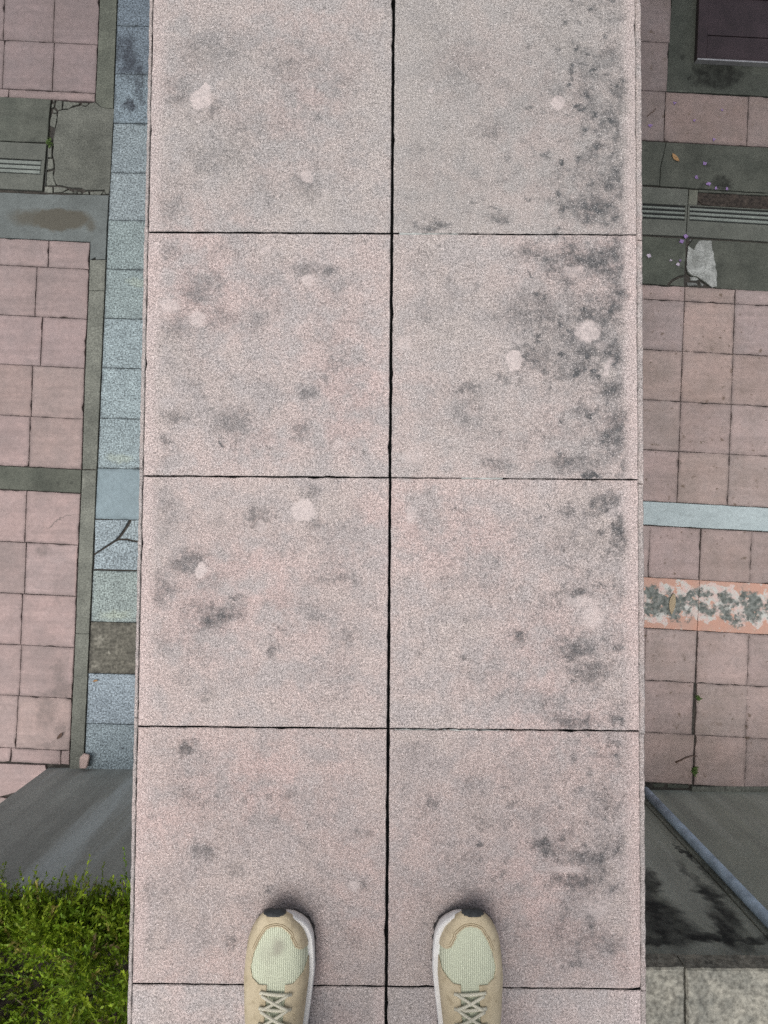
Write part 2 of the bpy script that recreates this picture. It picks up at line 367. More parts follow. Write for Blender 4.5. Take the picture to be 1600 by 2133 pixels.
def slab(name, pts, z, th, mat, parent=None, gap=0.0017, bev=0.002, step=0.035, jit=0.0011, tint=None, tilt=0.0, chips=0, side_mat=None, rim=False, chip=(.002, .006)):
    p = [(q[0], q[1]) for q in pts]
    if area(p) < 0: p.reverse()
    if gap: p = inset(p, gap * random.uniform(.65, 1.1))
    p4 = list(p) if len(p) == 4 and rim else None
    p = ragged(p, step, jit)
    if chips:
        for _ in range(chips):
            i = random.randrange(len(p)); d = random.uniform(*chip)
            q = inset(p, d); p[i] = q[i]
    cx = sum(q[0] for q in p) / len(p); cy = sum(q[1] for q in p) / len(p)
    p = [(q[0] - cx, q[1] - cy) for q in p]
    ta, tb = random.uniform(-tilt, tilt), random.uniform(-tilt, tilt)
    hz = lambda q, h: h + q[0] * ta + q[1] * tb
    n = len(p); q = inset(p, bev)
    v = [(a[0], a[1], -th) for a in p] + [(a[0], a[1], hz(a, -bev)) for a in p] + [(a[0], a[1], hz(a, 0)) for a in q]
    f = []; levels = [0, n]; edge = [1.0] * (3 * n)
    if p4 and abs(area(p)) > .02:
        i4 = inset(p4, bev + .022); q2 = []
        for i in range(4):
            k = max(1, int(round((Vector(p4[(i + 1) % 4]) - Vector(p4[i])).length / step)))
            q2 += [tuple(Vector(i4[i]).lerp(Vector(i4[(i + 1) % 4]), j / k) - Vector((cx, cy))) for j in range(k)]
        v += [(a[0], a[1], hz(a, 0)) for a in q2]; edge += [0.0] * n; levels.append(2 * n)
    for k in levels:
        for i in range(n): f.append((k + i, k + (i + 1) % n, k + n + (i + 1) % n, k + n + i))
    m = levels[-1] + n
    f.append(tuple(range(m, m + n)))
    me = mesh(name, v, f)
    at = me.attributes.new('edge', 'FLOAT', 'POINT'); at.data.foreach_set('value', edge if len(edge) == len(v) else [1.0] * len(v))
    if len(levels) == 2: at.data.foreach_set('value', [0.0] * len(v))
    o = link(name, me, mat, parent, (cx, cy, z))
    if side_mat:
        me.materials.append(side_mat)
        for pl in me.polygons:
            if all(i < 2 * n for i in pl.vertices): pl.material_index = 1
    if tint: o.color = (*tint, 1)
    return o
def box(name, a, b, mat, parent=None, bev=0.0):
    bm = bmesh.new(); bmesh.ops.create_cube(bm, size=1.0)
    c = [(a[i] + b[i]) / 2 for i in range(3)]; s = [abs(b[i] - a[i]) for i in range(3)]
    for v in bm.verts: v.co = Vector((v.co.x * s[0], v.co.y * s[1], v.co.z * s[2]))
    if bev: bmesh.ops.bevel(bm, geom=list(bm.edges), offset=bev, segments=2, affect='EDGES')
    me = bpy.data.meshes.new(name); bm.to_mesh(me); bm.free()
    return link(name, me, mat, parent, c)
def merge_boxes(name, boxes, mat, parent=None):
    """boxes: lists of four ground points (a quadrilateral), top z, thickness"""
    v, f = [], []
    for pts, z, th in boxes:
        k = len(v)
        p = [(q[0], q[1]) for q in pts]
        if area(p) < 0: p.reverse()
        b = 0.0015; q = inset(p, b); n = len(p)
        v += [(a[0], a[1], z - th) for a in p] + [(a[0], a[1], z - b) for a in p] + [(a[0], a[1], z) for a in q]
        f.append(tuple(k + 2 * n + i for i in range(n)))
        for kk in (0, n):
            for i in range(n): f.append((k + kk + i, k + kk + (i + 1) % n, k + kk + n + (i + 1) % n, k + kk + n + i))
    return link(name, mesh(name, v, f), mat, parent)
def tube_mesh(name, pts, rad, seg=10, cap=True):
    pts = [Vector(p) for p in pts]; v, f = [], []
    rad = rad if isinstance(rad, (list, tuple)) else [rad] * len(pts)
    for i, p in enumerate(pts):
        d = (pts[min(i + 1, len(pts) - 1)] - pts[max(i - 1, 0)]).normalized()
        u = d.orthogonal().normalized() if i == 0 else (u - d * u.dot(d)).normalized()
        w_ = d.cross(u)
        for k in range(seg):
            a = 2 * math.pi * k / seg
            v.append(p + (u * math.cos(a) + w_ * math.sin(a)) * rad[i])
    for i in range(len(pts) - 1):
        for k in range(seg):
            f.append((i * seg + k, i * seg + (k + 1) % seg, (i + 1) * seg + (k + 1) % seg, (i + 1) * seg + k))
    if cap: f += [tuple(range(seg - 1, -1, -1)), tuple(range((len(pts) - 1) * seg, len(pts) * seg))]
    return mesh(name, v, f, True)

# ------------------------------------------------------------------ the setting: ground and pavement
gm = mesh('ground', [(-300, -300, -.016), (300, -300, -.016), (300, 300, -.016), (-300, 300, -.016)], [(0, 1, 2, 3)])
ground = link('ground', gm, M['ground']); ground['kind'] = 'structure'
pav = empty('pavement'); pav['kind'] = 'structure'

def jt(a=0.08):
    k = random.uniform(1 - a, 1 + a); return (k * random.uniform(.98, 1.02), k, k * random.uniform(.97, 1.02))

EDGE = [(220, -330), (204, 80), (198, 210), (187, 505), (183, 620), (176, 767), (170, 978), (163, 1135), (155, 1349), (145, 1564), (139, 1720)]
EDGE2 = [(257, -330), (241.5, 80), (235, 256), (227, 405), (222, 515), (218, 620), (197.6, 1080), (176, 1565), (170, 1700)]
def ex(tab, y):
    return float(np.interp(y, [t[1] for t in tab], [t[0] for t in tab]))
def lrow(y, x, xe=None):                       # rows on the left run slightly askew
    return y + 0.05 * (x - ex(EDGE, y))
def left_quad(y0, y1, xa, xb):
    def P(y, x): return G(x, lrow(y, x))
    xs0 = ex(EDGE, y0); xs1 = ex(EDGE, y1)
    return [P(y0, xs0 + xa), P(y0, xs0 + xb), P(y1, xs1 + xb), P(y1, xs1 + xa)]
def left_row(y0, y1, first, mat='pink', n=4, tint=None, name='paving_tile', end=0.0):
    xs = [-end] + [-first - 104 * k for k in range(n)]
    for a, b in zip(xs[1:], xs[:-1]):
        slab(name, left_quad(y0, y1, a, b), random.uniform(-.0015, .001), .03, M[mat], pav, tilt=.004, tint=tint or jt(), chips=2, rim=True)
PALE = (1.08, 1.06, 1.06)
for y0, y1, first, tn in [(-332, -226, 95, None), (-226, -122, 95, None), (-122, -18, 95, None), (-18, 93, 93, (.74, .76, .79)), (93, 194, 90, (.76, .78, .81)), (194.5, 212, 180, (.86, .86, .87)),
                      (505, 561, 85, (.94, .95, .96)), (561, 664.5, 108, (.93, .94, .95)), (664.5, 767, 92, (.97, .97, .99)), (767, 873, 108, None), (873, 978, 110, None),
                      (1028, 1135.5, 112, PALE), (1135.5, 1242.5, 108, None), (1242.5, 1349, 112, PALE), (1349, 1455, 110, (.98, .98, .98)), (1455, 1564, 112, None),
                      (1564, 1594, 18, PALE), (1668, 1772, 112, None)]:
    left_row(y0, y1, first, tint=tn)
# lowest pieces that carry on past the end of the planter wall
slab('paving_tile', [G(-300, 1580), G(94, 1594), G(97, 1606), G(78, 1640), G(-10, 1662), G(-300, 1650)], 0, .03, M['pink'], pav, tint=PALE)
# slivers let in beside two of the tiles on the left
for y0, y1, a in ((1140, 1242, 5.5), (1352, 1454, 10)):
    e0, e1 = ex(EDGE, y0), ex(EDGE, y1)
    slab('paving_tile', [G(e0 - a, y0), G(e0 - 1, y0), G(e1 - 1, y1), G(e1 - a, y1)], .0025, .03, M['pink'], pav, gap=.001, tint=PALE)
# dark cross band on the left
slab('concrete_slab', left_quad(978.5, 1027, -520, 0), -.001, .03, M['concrete_dark'], pav, tint=(1.15, 1.15, 1.12))

# narrow concrete strip beside the granite, in the pieces between its joints and cracks
def strip(y0, y1, mat='concrete', tint=None):
    a = [G(ex(EDGE, y) + 1.0, y) for y in np.linspace(y0, y1, 5)]
    b = [G(ex(EDGE2, y) - 1.0, y) for y in np.linspace(y1, y0, 5)]
    slab('concrete_slab', a + b, random.uniform(-.002, 0), .03, M[mat], pav, gap=.0012, tint=tint or jt(.04), jit=.0012, step=.05)
strip(-330, -120)
slab('concrete_slab', [G(ex(EDGE, y) + 1, y) for y in (-119, -20, 80, 211)] + [G(209, 221.5), G(221, 225), G(236, 225.5)] + [G(ex(EDGE2, y) - 1, y) for y in (150, 80, -20, -119)], 0, .03, M['concrete'], pav, gap=.0006, tint=(.97, 1, .95), jit=.0012, step=.05)
ST = (1.25, 1.25, 1.25)
strip(541, 605, tint=ST); strip(605, 978, tint=ST); strip(979, 1320, tint=ST); strip(1320, 1604, tint=ST)
# broad concrete band that turns down into the strip
slab('concrete_slab', [G(-320, 384), G(80, 404), G(227, 406), G(ex(EDGE2, 470) - 1, 470), G(ex(EDGE2, 540) - 1, 540), G(ex(EDGE, 540) + 14, 541), G(ex(EDGE, 538) + 12, 536), G(ex(EDGE, 540) + 1, 543), G(187.5, 504), G(80, 499), G(-320, 480)],
     0, .03, M['concrete_blue'], pav, jit=.0012)
# the cracked slab and its loose fragments
def q9(*a): return [G(75 + x / 9.41, 195 + y / 9.41) for x, y in a]
slab('concrete_slab', q9((430, 335), (600, 312), (700, 275), (900, 220), (960, 258), (1070, 185), (1165, 170), (1260, 255), (1380, 292), (1530, 288), (1505, 650), (1472, 1400), (1440, 1962), (1362, 1962), (1340, 1872), (1310, 1883), (960, 1886), (900, 1848), (640, 1826), (600, 1816), (405, 1786), (362, 1700), (334, 1620), (374, 1480), (364, 1360), (328, 1200), (343, 1050), (334, 980), (344, 850), (374, 700), (404, 560), (422, 430)),
     0, .03, M['concrete'], pav, gap=.0005, jit=.002, step=.03)
FR = [((390, 120), (515, 130), (500, 300), (430, 320), (370, 250)), ((535, 140), (850, 165), (830, 200), (720, 230), (650, 280), (512, 298)),
      ((900, 170), (1030, 170), (1000, 212), (950, 235), (880, 200)), ((330, 118), (368, 122), (362, 158), (320, 152)), ((318, 182), (352, 205), (347, 242), (300, 278), (298, 220)),
      ((340, 285), (390, 320), (406, 362), (330, 368), (324, 300)), ((310, 380), (400, 390), (410, 450), (395, 560), (370, 668), (270, 620), (268, 540), (300, 440)),
      ((232, 1040), (310, 990), (302, 1240), (230, 1242)), ((226, 1262), (320, 1266), (346, 1440), (320, 1463), (206, 1490)), ((206, 1520), (326, 1490), (330, 1640), (388, 1788), (190, 1794)),
      ((160, 1806), (314, 1815), (320, 1935), (150, 1925)), ((340, 1815), (560, 1830), (620, 1860), (500, 1920), (340, 1932)), ((512, 1932), (640, 1882), (720, 1920), (714, 1950)),
      ((730, 1888), (790, 1878), (802, 1908), (742, 1915)), ((730, 1930), (790, 1920), (800, 1955), (724, 1952)), ((810, 1910), (880, 1924), (890, 1955), (815, 1956)),
      ((900, 1940), (1020, 1900), (1030, 1968), (920, 1962)), ((1050, 1905), (1300, 1896), (1308, 1920), (1260, 1975), (1050, 1970)), ((1312, 1920), (1338, 1892), (1358, 1965), (1290, 1966))]
for fr in FR:
    slab('concrete_fragment', q9(*fr), random.uniform(-.006, -.001), .02, M['concrete'], pav, gap=.0012, jit=.0012, step=.03, tilt=.02, tint=tuple(random.uniform(1.0, 1.3) for _ in range(1)) * 3)
slab('concrete_slab', q9((-3600, -90), (-50, 85), (290, 112), (250, 500), (215, 950), (-50, 950), (-3600, 770)), 0, .03, M['concrete_dark'], pav, gap=.0008, jit=.002, step=.05, tint=(1.3, 1.3, 1.3))
# drain cover on the left, with its slots
def cover(A, B, Cc, D, slots, parent, mat, barmat, ends=(0.0, 0.03)):
    """A,B top edge (left, right), D,Cc bottom edge; slots: (t0, t1) fractions across"""
    def P(u, v): return (A.lerp(B, u)).lerp(D.lerp(Cc, u), v)
    rows = []
    edges = [0.0] + [x for s_ in slots for x in s_] + [1.0]
    solid = list(zip(edges[0::2], edges[1::2]))
    body = [([P(0, a), P(1, a), P(1, b), P(0, b)], 0.0, .03) for a, b in (solid[0], solid[-1])]
    for u0, u1 in ((0, ends[0]), (1 - ends[1], 1)):
        if u1 > u0: body.append(([P(u0, solid[0][1] + .002), P(u1, solid[0][1] + .002), P(u1, solid[-1][0] - .002), P(u0, solid[-1][0] - .002)], -.0005, .03))
    o = merge_boxes('drain_cover', body, mat, parent)
    merge_boxes('channel', [([P(ends[0] + .001, slots[0][0] - .01), P(1 - ends[1] - .001, slots[0][0] - .01), P(1 - ends[1] - .001, slots[-1][1] + .01), P(ends[0] + .001, slots[-1][1] + .01)], -.0125, .01)], M['joint'], o)
    for a, b in solid[1:-1]:
        slab('bar', [P(ends[0] + .002, a), P(1 - ends[1] - .002, a), P(1 - ends[1] - .002, b), P(ends[0] + .002, b)], -.001, .025, barmat, o, gap=0, bev=.002, jit=0, step=3)
    return o
lc = q9((-3600, 790), (205, 985), (118, 1900), (-3600, 1715))
cover(lc[0], lc[1], lc[2], lc[3], [(.345, .375), (.445, .475), (.545, .572), (.638, .662)], pav, M['drain'], M['drain_bar'], ends=(0.0, .018))
slab('drain_frame', q9((218, 1010), (240, 1012), (176, 1795), (150, 1795)), -.008, .02, M['dark_metal'], pav, gap=0, jit=0)

# blue granite course, partly under the parapet
gj = [-350, -248, -146, -49, 53, 154, 256, 359, 458, 560, 663, 766, 871, 975, 1081, 1188, 1295, 1402, 1507, 1606]
for a, b in zip(gj, gj[1:]):
    xl0, xl1 = ex(EDGE2, a) + 1, ex(EDGE2, b) + 1
    pts = [G(xl0, a), G(xl0 + 104, a + 2.5), G(xl1 + 104, b + 2.5), G(xl1, b)]
    if a == 1081:                              # the cracked slab, three pieces
        P = lambda x, y: G(70 + x / 3.878, 1080 + y / 3.878)
        slab('granite_slab', [P(495, 8), P(770, 10), P(745, 60), P(690, 140), P(660, 172), P(580, 225), P(490, 285)], 0, .03, M['granite'], pav, gap=.0025, jit=.001, step=.04, tint=(1.05, 1.05, 1.05))
        slab('granite_slab', [P(790, 12), P(905, 14), P(895, 192), P(850, 182), P(800, 178), P(755, 165), P(690, 165), P(715, 135), P(770, 55)], -.001, .03, M['granite'], pav, gap=.0025, jit=.001, step=.04, tint=(1.08, 1.07, 1.05))
        slab('granite_slab', [P(490, 295), P(580, 235), P(665, 182), P(690, 174), P(755, 174), P(800, 187), P(850, 192), P(895, 203), P(888, 422), P(482, 410)], -.002, .03, M['granite'], pav, gap=.0025, jit=.001, step=.04, tint=(1.02, 1.02, 1.02))
        continue
    mat, tn = 'granite', jt(.08)
    if a == 975: mat, tn = 'granite_smooth', None
    if a == 1295: mat, tn = 'pebble', None
    if a == 1188: tn = (1.06, 1.05, .94)
    if a == 458 or a == 560: tn = (1.0, 1.02, .95)
    if a in (663, 766, 871): tn = (1.08, 1.10, 1.07)
    if a in (1402,): tn = (1.10, 1.10, 1.15)
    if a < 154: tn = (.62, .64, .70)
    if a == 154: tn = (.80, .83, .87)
    slab('granite_slab', pts, random.uniform(-.001, .0015), .03, M[mat], pav, gap=.0018, jit=.001, step=.06, tint=tn, tilt=.004, rim=True)

for a, b in ((-350, 154), (154, 660), (660, 1188), (1188, 1604)):
    slab('concrete_slab', [G(ex(EDGE2, a) + 106, a + 2.5), G(690, a + 20), G(690, b + 20 if b < 1600 else b), G(ex(EDGE2, b) + 106, b + 2.5 if b < 1600 else b)], -.002, .03, M['concrete'], pav, step=.2)
# right hand side of the parapet
RS = 0.055
def rq(x0, x1, y0, y1, sk=-0.04):
    """y given at px x=1340; rows fall to the right; sk: sideways drift of the upright joints"""
    def P(x, y): return G(x + sk * (y - y0), y + RS * (x - 1340))
    return [P(x0, y0), P(x1, y0), P(x1, y1), P(x0, y1)]
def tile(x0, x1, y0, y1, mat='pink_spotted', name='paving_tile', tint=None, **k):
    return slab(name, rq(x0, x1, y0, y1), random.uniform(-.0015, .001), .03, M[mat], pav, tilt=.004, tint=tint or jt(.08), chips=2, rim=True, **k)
XR = 1990
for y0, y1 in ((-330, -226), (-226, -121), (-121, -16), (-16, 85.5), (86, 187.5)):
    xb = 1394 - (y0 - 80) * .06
    tile(xb - 104, xb, y0, y1, tint=(.70, .72, .74)); [tile(xb - 104 * (k + 1), xb - 104 * k, y0, y1, tint=(.70, .72, .74)) for k in (1, 2, 3)]  # dark tints put the tree's shade into the tile colour
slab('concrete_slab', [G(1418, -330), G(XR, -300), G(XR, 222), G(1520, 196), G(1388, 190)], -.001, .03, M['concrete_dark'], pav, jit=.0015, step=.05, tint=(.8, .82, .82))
[tile(1387 - 104 * (k + 1), 1387 - 104 * k, 188, 292, tint=(.68, .70, .71)) for k in (0, 1, 2, 3)]; tile(1387, 1560, 188.5, 292, tint=(.76, .735, .72)); tile(1560, 1740, 188, 292, tint=(.75, .75, .74)); tile(1740, XR, 188, 292, tint=(.8, .8, .8))  # this row too is tinted darker in place of tree shade
# dark concrete band, cracked across
slab('concrete_slab', [G(940, 271), G(1388, 296), G(1382, 322), G(1377, 345), G(1374, 386.5), G(940, 363)], 0, .03, M['concrete_dark'], pav, gap=.001, jit=.0015, step=.05)
slab('concrete_slab', [G(1388.6, 296), G(XR, 328), G(XR, 423), G(1519, 397), G(1374.6, 387), G(1377.6, 345), G(1382.6, 322)], 0, .03, M['concrete_dark'], pav, gap=.001, jit=.0015, step=.05)
# drain covers on the right
sl = [(.345, .395), (.435, .485), (.53, .58), (.625, .67)]
cover(G(1330, 388), G(1434, 394), G(1429, 492), G(1327, 487), sl, pav, M['drain'], M['drain_bar'], ends=(.02, .04))
cover(G(1140, 378), G(1328.5, 388), G(1325.5, 487), G(1137, 477), sl, pav, M['drain'], M['drain_bar'], ends=(.02, .02))
cover(G(945, 368), G(1138, 378), G(1135, 477), G(942, 467), sl, pav, M['drain'], M['drain_bar'], ends=(.02, .02))
A, B, Cc, D = G(1435.5, 394), G(1620, 404), G(1617, 504), G(1430.5, 492)
def P2(u, v): return A.lerp(B, u).lerp(D.lerp(Cc, u), v)
c2 = cover(P2(0, .33), P2(1, .33), Cc, D, [(.03, .09), (.16, .225), (.30, .36), (.445, .495)], pav, M['drain'], M['drain_bar'], ends=(.02, .02))
slab('drain_cover', [P2(0, 0), P2(.105, 0), P2(.10, .325), P2(0, .325)], -.001, .03, M['drain'], pav, gap=.0006, jit=.0015, step=.03, tint=(1.15, 1.12, 1.05))
slab('soil_patch', [P2(.11, .05), P2(1, .05), P2(1, .31), P2(.35, .325), P2(.17, .30), P2(.108, .22)], -.006, .02, M['soil'], pav, gap=0, jit=.004, step=.03)
slab('drain_cover', [P2(.11, -.005), P2(1, -.005), P2(1, .04), P2(.11, .04)], -.002, .03, M['concrete_dark'], pav, gap=.0004, jit=.002, step=.03)
cover(G(1622, 404), G(1800, 414), G(1797, 512), G(1619, 504), sl, pav, M['drain'], M['drain_bar'], ends=(.02, .02))
# concrete below the drain, with the broken corner and the mortar patch
def q8(*a): return [G(1335 + x / 8.42, 380 + y / 8.42) for x, y in a]
slab('concrete_slab', [G(940, 467)] + q8((30, 935), (440, 960), (720, 972), (800, 985), (790, 1300), (770, 1620), (680, 1640), (560, 1695), (478, 1775), (460, 1805), (30, 1770)) + [G(940, 570)], -.001, .03, M['concrete_dark'], pav, gap=.0015, jit=.0012, step=.05, tint=(1.05, 1.08, 1.05))
slab('concrete_fragment', q8((500, 1795), (575, 1722), (690, 1668), (762, 1652), (762, 1820)), -.003, .025, M['concrete_dark'], pav, gap=.0008, jit=.001, tint=(1.2, 1.2, 1.2))
slab('concrete_slab', q8((930, 985), (1225, 1003), (3200, 1120), (3200, 1960), (1560, 1870), (1330, 1850), (1190, 1800), (1040, 1690), (900, 1640), (830, 1600), (815, 1500), (830, 1100)), -.001, .03, M['concrete_dark'], pav, gap=.001, jit=.0015, step=.04)
slab('mortar_patch', q8((832, 1110), (935, 1180), (1010, 1020), (1240, 1015), (1262, 1180), (1300, 1380), (1318, 1500), (1340, 1560), (1330, 1825), (1250, 1848), (1190, 1790), (1060, 1695), (1000, 1645), (905, 1635), (825, 1570), (805, 1480), (815, 1300)), .0022, .008, M['mortar'], pav, gap=0, jit=.003, step=.025)
for fr, tn in ((((850, 1000), (900, 995), (885, 1020)), .7), (((865, 1655), (955, 1642), (1030, 1698), (960, 1716), (885, 1706)), 1.0), (((1050, 1742), (1120, 1785), (1080, 1815)), .8), (((820, 1745), (975, 1752), (1010, 1800), (830, 1803)), .45)):
    slab('concrete_fragment', q8(*fr), -.004, .02, M['mortar'], pav, gap=0, jit=.001, step=.02, tint=(tn,) * 3, tilt=.03)
# pink tiles
def vx(y): return float(np.interp(y, [390, 598, 1041, 1100], [1437, 1427, 1411, 1409]))
for y0, y1, tn in ((592, 622.5, None), (622.5, 727, (.92, .95, .97)), (727, 832, None), (832, 936, None), (936, 1043, (1.02, 1.01, 1.02))):
    for k in range(-4, 5):
        x = vx(y0)
        t_ = tn if k < 0 else (1.05, 1.02, .98) if (y0 in (622.5, 727)) and k == 0 else jt(.04)
        tile(x + 105 * k, x + 105 * (k + 1), y0, y1, tint=t_)
slab('granite_slab', rq(940, XR, 1043.5, 1093), .001, .03, M['blue_band'], pav, jit=.0015, step=.06)
for x in (1039, 1144, 1249, 1354, 1461, 1566, 1671, 1776): tile(x, x + 106, 1094, 1202)
for x in (1140, 1458, 1776): slab('painted_tile', rq(x, x + 318, 1202, 1307.5, -.05), 0, .03, M['paint'], pav, gap=.0012, jit=.001)
for x in (1031, 1136, 1241, 1346, 1454.5, 1560, 1665, 1770): tile(x, x + 106, 1308, 1416.5)
for x in (1025, 1130, 1235, 1340, 1452, 1557, 1662, 1767): tile(x if x != 1340 else 1342, x + 106, 1416.5, 1525)
for x in (1023, 1128, 1233, 1341, 1449.5, 1555, 1660, 1765): tile(x if x != 1341 else 1338, x + 106, 1525, 1629)
# kerb at the foot of the right wall and the dark gutter beside it
slab('kerb', [G(1441, 1638), G(XR, 1640), G(XR, 1652), G(1441, 1652)], .004, .035, M['concrete'], pav, gap=0, jit=.001, tint=(1.1, 1.1, 1.1))
slab('concrete_fragment', [G(1362, 1634), G(1388, 1634), G(1386, 1642), G(1364, 1643)], -.014, .02, M['concrete_dark'], pav, gap=0, jit=.002, step=.03)
slab('concrete_fragment', [G(1392, 1634), G(1436, 1637), G(1437, 1644), G(1393, 1643)], -.012, .02, M['concrete_dark'], pav, gap=0, jit=.002, step=.03)
slab('brick_remnant', [G(100, 1593), G(143, 1594), G(143, 1599), G(100, 1599)], -.02, .012, M['soil'], pav, gap=0, jit=.001)

# ------------------------------------------------------------------ the parapet under the feet
par = tag(empty('parapet_wall', (0.005, 0.5, 0)), 'tall pink granite parapet wall with two rows of square coping tiles running away from the shoes', 'wall')
PO = Vector((0.005, 0.5, 0))
def pchild(o): o.location = Vector(o.location) - PO; return o
core = box('core', (-.385, -3.6, -.03), (.395, 7.0, TOP - .046), M['core'], par); pchild(core)
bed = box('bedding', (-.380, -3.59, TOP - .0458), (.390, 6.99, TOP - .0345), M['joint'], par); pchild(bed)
DK = {
 ('L', 0): ([cb(365,195,45,35,.45), cb(445,222,32,18,.55), cb(640,392,28,32,.4), cb(350,430,42,45,.4), cb(600,140,60,40,.3), cb(450,320,80,50,.3), cb(540,255,100,50,.25), cb(350,385,40,60,.25), cb(430,110,80,40,.3)],
            [cb(418,206,19,18,.95,.25), cb(428,184,7,13,.9,.3), cb(637,368,12,11,.75,.4)]),
 ('R', 0): ([cb(1131,326,13,12,.8), cb(1240,435,60,30,.9), cb(1270,395,60,40,.5), cb(900,468,45,14,.8), cb(1040,458,32,12,.7), cb(1280,115,32,40,.55), cb(1290,250,30,60,.5), cb(1230,322,32,26,.6), cb(1300,190,25,80,.5), cb(1100,417,10,9,.7), cb(985,415,9,8,.7), cb(1030,440,9,9,.7), cb(1180,430,32,26,.5), cb(1310,350,20,60,.5), cb(1175,238,6,6,.8), cb(1030,280,20,16,.4), cb(960,130,90,50,.3), cb(1200,100,8,8,.7), cb(880,320,30,20,.3)],
            [cb(1163,213,11,14,.8,.3), cb(895,190,6,5,.5,.4)]),
 ('L', 1): ([cb(640,558,36,22,.55), cb(420,600,52,42,.5), cb(445,660,55,32,.4), cb(360,865,32,22,.6), cb(460,931,8,8,.9), cb(480,885,42,36,.5), cb(640,815,30,15,.7), cb(625,890,20,26,.6), cb(560,857,10,9,.6), cb(345,522,42,26,.4), cb(385,870,12,10,.5), cb(345,920,26,16,.5), cb(680,570,18,10,.6), cb(590,540,10,8,.4), cb(450,420,10,8,.3), cb(530,680,40,30,.3), cb(370,680,40,30,.35)],
            [cb(640,584,11,11,.7,.4), cb(412,665,14,14,.7,.4), cb(352,637,19,15,.65,.55), cb(553,523,10,9,.6,.4), cb(705,927,10,10,.4,.5)]),
 ('R', 1): ([cb(1106,745,42,28,.85), cb(1090,650,60,50,.4), cb(1240,538,105,30,.85), cb(1292,570,25,90,.75), cb(1180,590,20,16,.6), cb(1270,730,32,32,.85), cb(1265,812,36,26,.95), cb(1285,890,26,60,.7), cb(1302,955,14,50,.85), cb(1185,965,62,24,.7), cb(1035,970,42,20,.6), cb(970,815,32,13,.5), cb(1093,573,7,7,.8), cb(1105,528,52,22,.65), cb(1210,852,22,20,.55), cb(1050,785,16,14,.5), cb(960,880,40,20,.35), cb(1210,650,18,14,.5), cb(1240,690,60,50,.3), cb(1045,910,6,6,.7), cb(1275,660,30,30,.4), cb(1170,775,25,15,.5)],
            [cb(1072,752,13,17,.95,.25), cb(1226,690,24,18,.85,.4), cb(842,715,16,14,.5,.6), cb(862,950,22,14,.4,.6), cb(1266,766,7,20,.7,.5,.6), cb(1195,565,22,10,.5,.6), cb(1255,720,14,10,.4,.6)]),
 ('L', 2): ([cb(640,1036,28,15,.6), cb(540,1078,26,26,.6), cb(390,1165,42,26,.65), cb(455,1280,58,28,.9), cb(490,1236,24,13,.75), cb(340,1065,36,60,.4), cb(340,1232,36,42,.5), cb(565,1352,16,20,.7), cb(700,1205,48,20,.55), cb(650,1285,22,16,.45), cb(585,1306,7,6,.6), cb(665,1090,26,15,.55), cb(370,1410,26,22,.4), cb(425,1440,24,20,.4), cb(340,1330,30,40,.35), cb(650,1020,22,12,.6), cb(730,1320,20,14,.3)],
            [cb(632,1063,18,18,1,.18), cb(419,1189,11,11,1,.2), cb(543,1096,13,11,.55,.5)]),
 ('R', 2): ([cb(1297,1115,22,52,1.0), cb(1252,1048,42,18,.8,.7,-.5), cb(1180,1056,26,16,.6), cb(1143,1052,6,6,.9), cb(1130,1080,6,7,.8), cb(1200,1236,62,11,.7), cb(1190,1355,52,30,.8), cb(1230,1402,50,30,.6), cb(1085,1330,14,12,.85), cb(965,1377,15,13,.65), cb(1290,1502,22,13,.95), cb(1200,1507,62,18,.75), cb(1150,1475,42,26,.4), cb(868,1360,16,14,.5), cb(950,1060,12,10,.4), cb(1250,1215,20,10,.6), cb(1160,1500,26,14,.6), cb(1300,1235,12,22,.5), cb(985,1285,18,9,.3), cb(1030,1170,10,8,.4), cb(1000,1180,8,7,.4)],
            [cb(855,1076,12,15,.6,.5), cb(1236,1286,22,19,.6,.5), cb(1215,1256,32,10,.5,.6)]),
 ('L', 3): ([cb(390,1556,26,15,.8), cb(420,1772,38,22,.65), cb(490,1815,30,20,.4), cb(302,1862,20,40,.55), cb(300,1962,26,24,.6), cb(760,1732,22,13,.5), cb(600,1662,16,14,.45), cb(555,1852,10,9,.6), cb(762,1847,18,11,.6), cb(480,1965,14,16,.6), cb(640,1770,20,20,.3), cb(690,1665,10,7,.4), cb(320,1700,20,14,.4), cb(620,1760,10,18,.4), cb(740,1955,30,20,.4), cb(340,2080,60,40,.4)],
            [cb(740,1846,9,8,.6,.4)]),
 ('R', 3): ([cb(1140,1765,40,22,.9), cb(1220,1792,52,18,.75), cb(1292,1755,16,18,.85), cb(1190,1832,42,12,.7,.7,-.3), cb(1262,1672,42,36,.6), cb(895,1680,13,19,.65), cb(1065,1665,15,9,.75), cb(995,1746,11,9,.8), cb(1050,1798,11,10,.6), cb(1043,1830,12,8,.5), cb(1015,1710,42,15,.45), cb(1286,1850,12,10,.8), cb(1282,1555,20,8,.8), cb(1255,1968,62,20,.5), cb(870,1560,30,10,.3), cb(1250,1575,18,8,.4), cb(1085,1845,14,9,.4), cb(1310,1650,12,40,.4)],
            [cb(1180,1811,38,8,.55,.6), cb(1240,1892,32,24,.4,.7)]),
}
CM = {k: coping_mat('pink_granite_tile', d, l, grey=.45 if k == ('R', 0) else .2 if k == ('R', 1) else .12 if k[1] == 0 else 0.0, side=-1 if k[0] == 'L' else 1, outer=.06 if k[0] == 'L' else .72 if k[1] < 2 else .42,
    tone=((.95, .97, .97), (.99, .99, .99), (1.0, .985, .98), (.965, .93, .92))[k[1]]) for k, (d, l) in DK.items()}
X0, Y0, T = 0.0051, 0.4672, 0.40
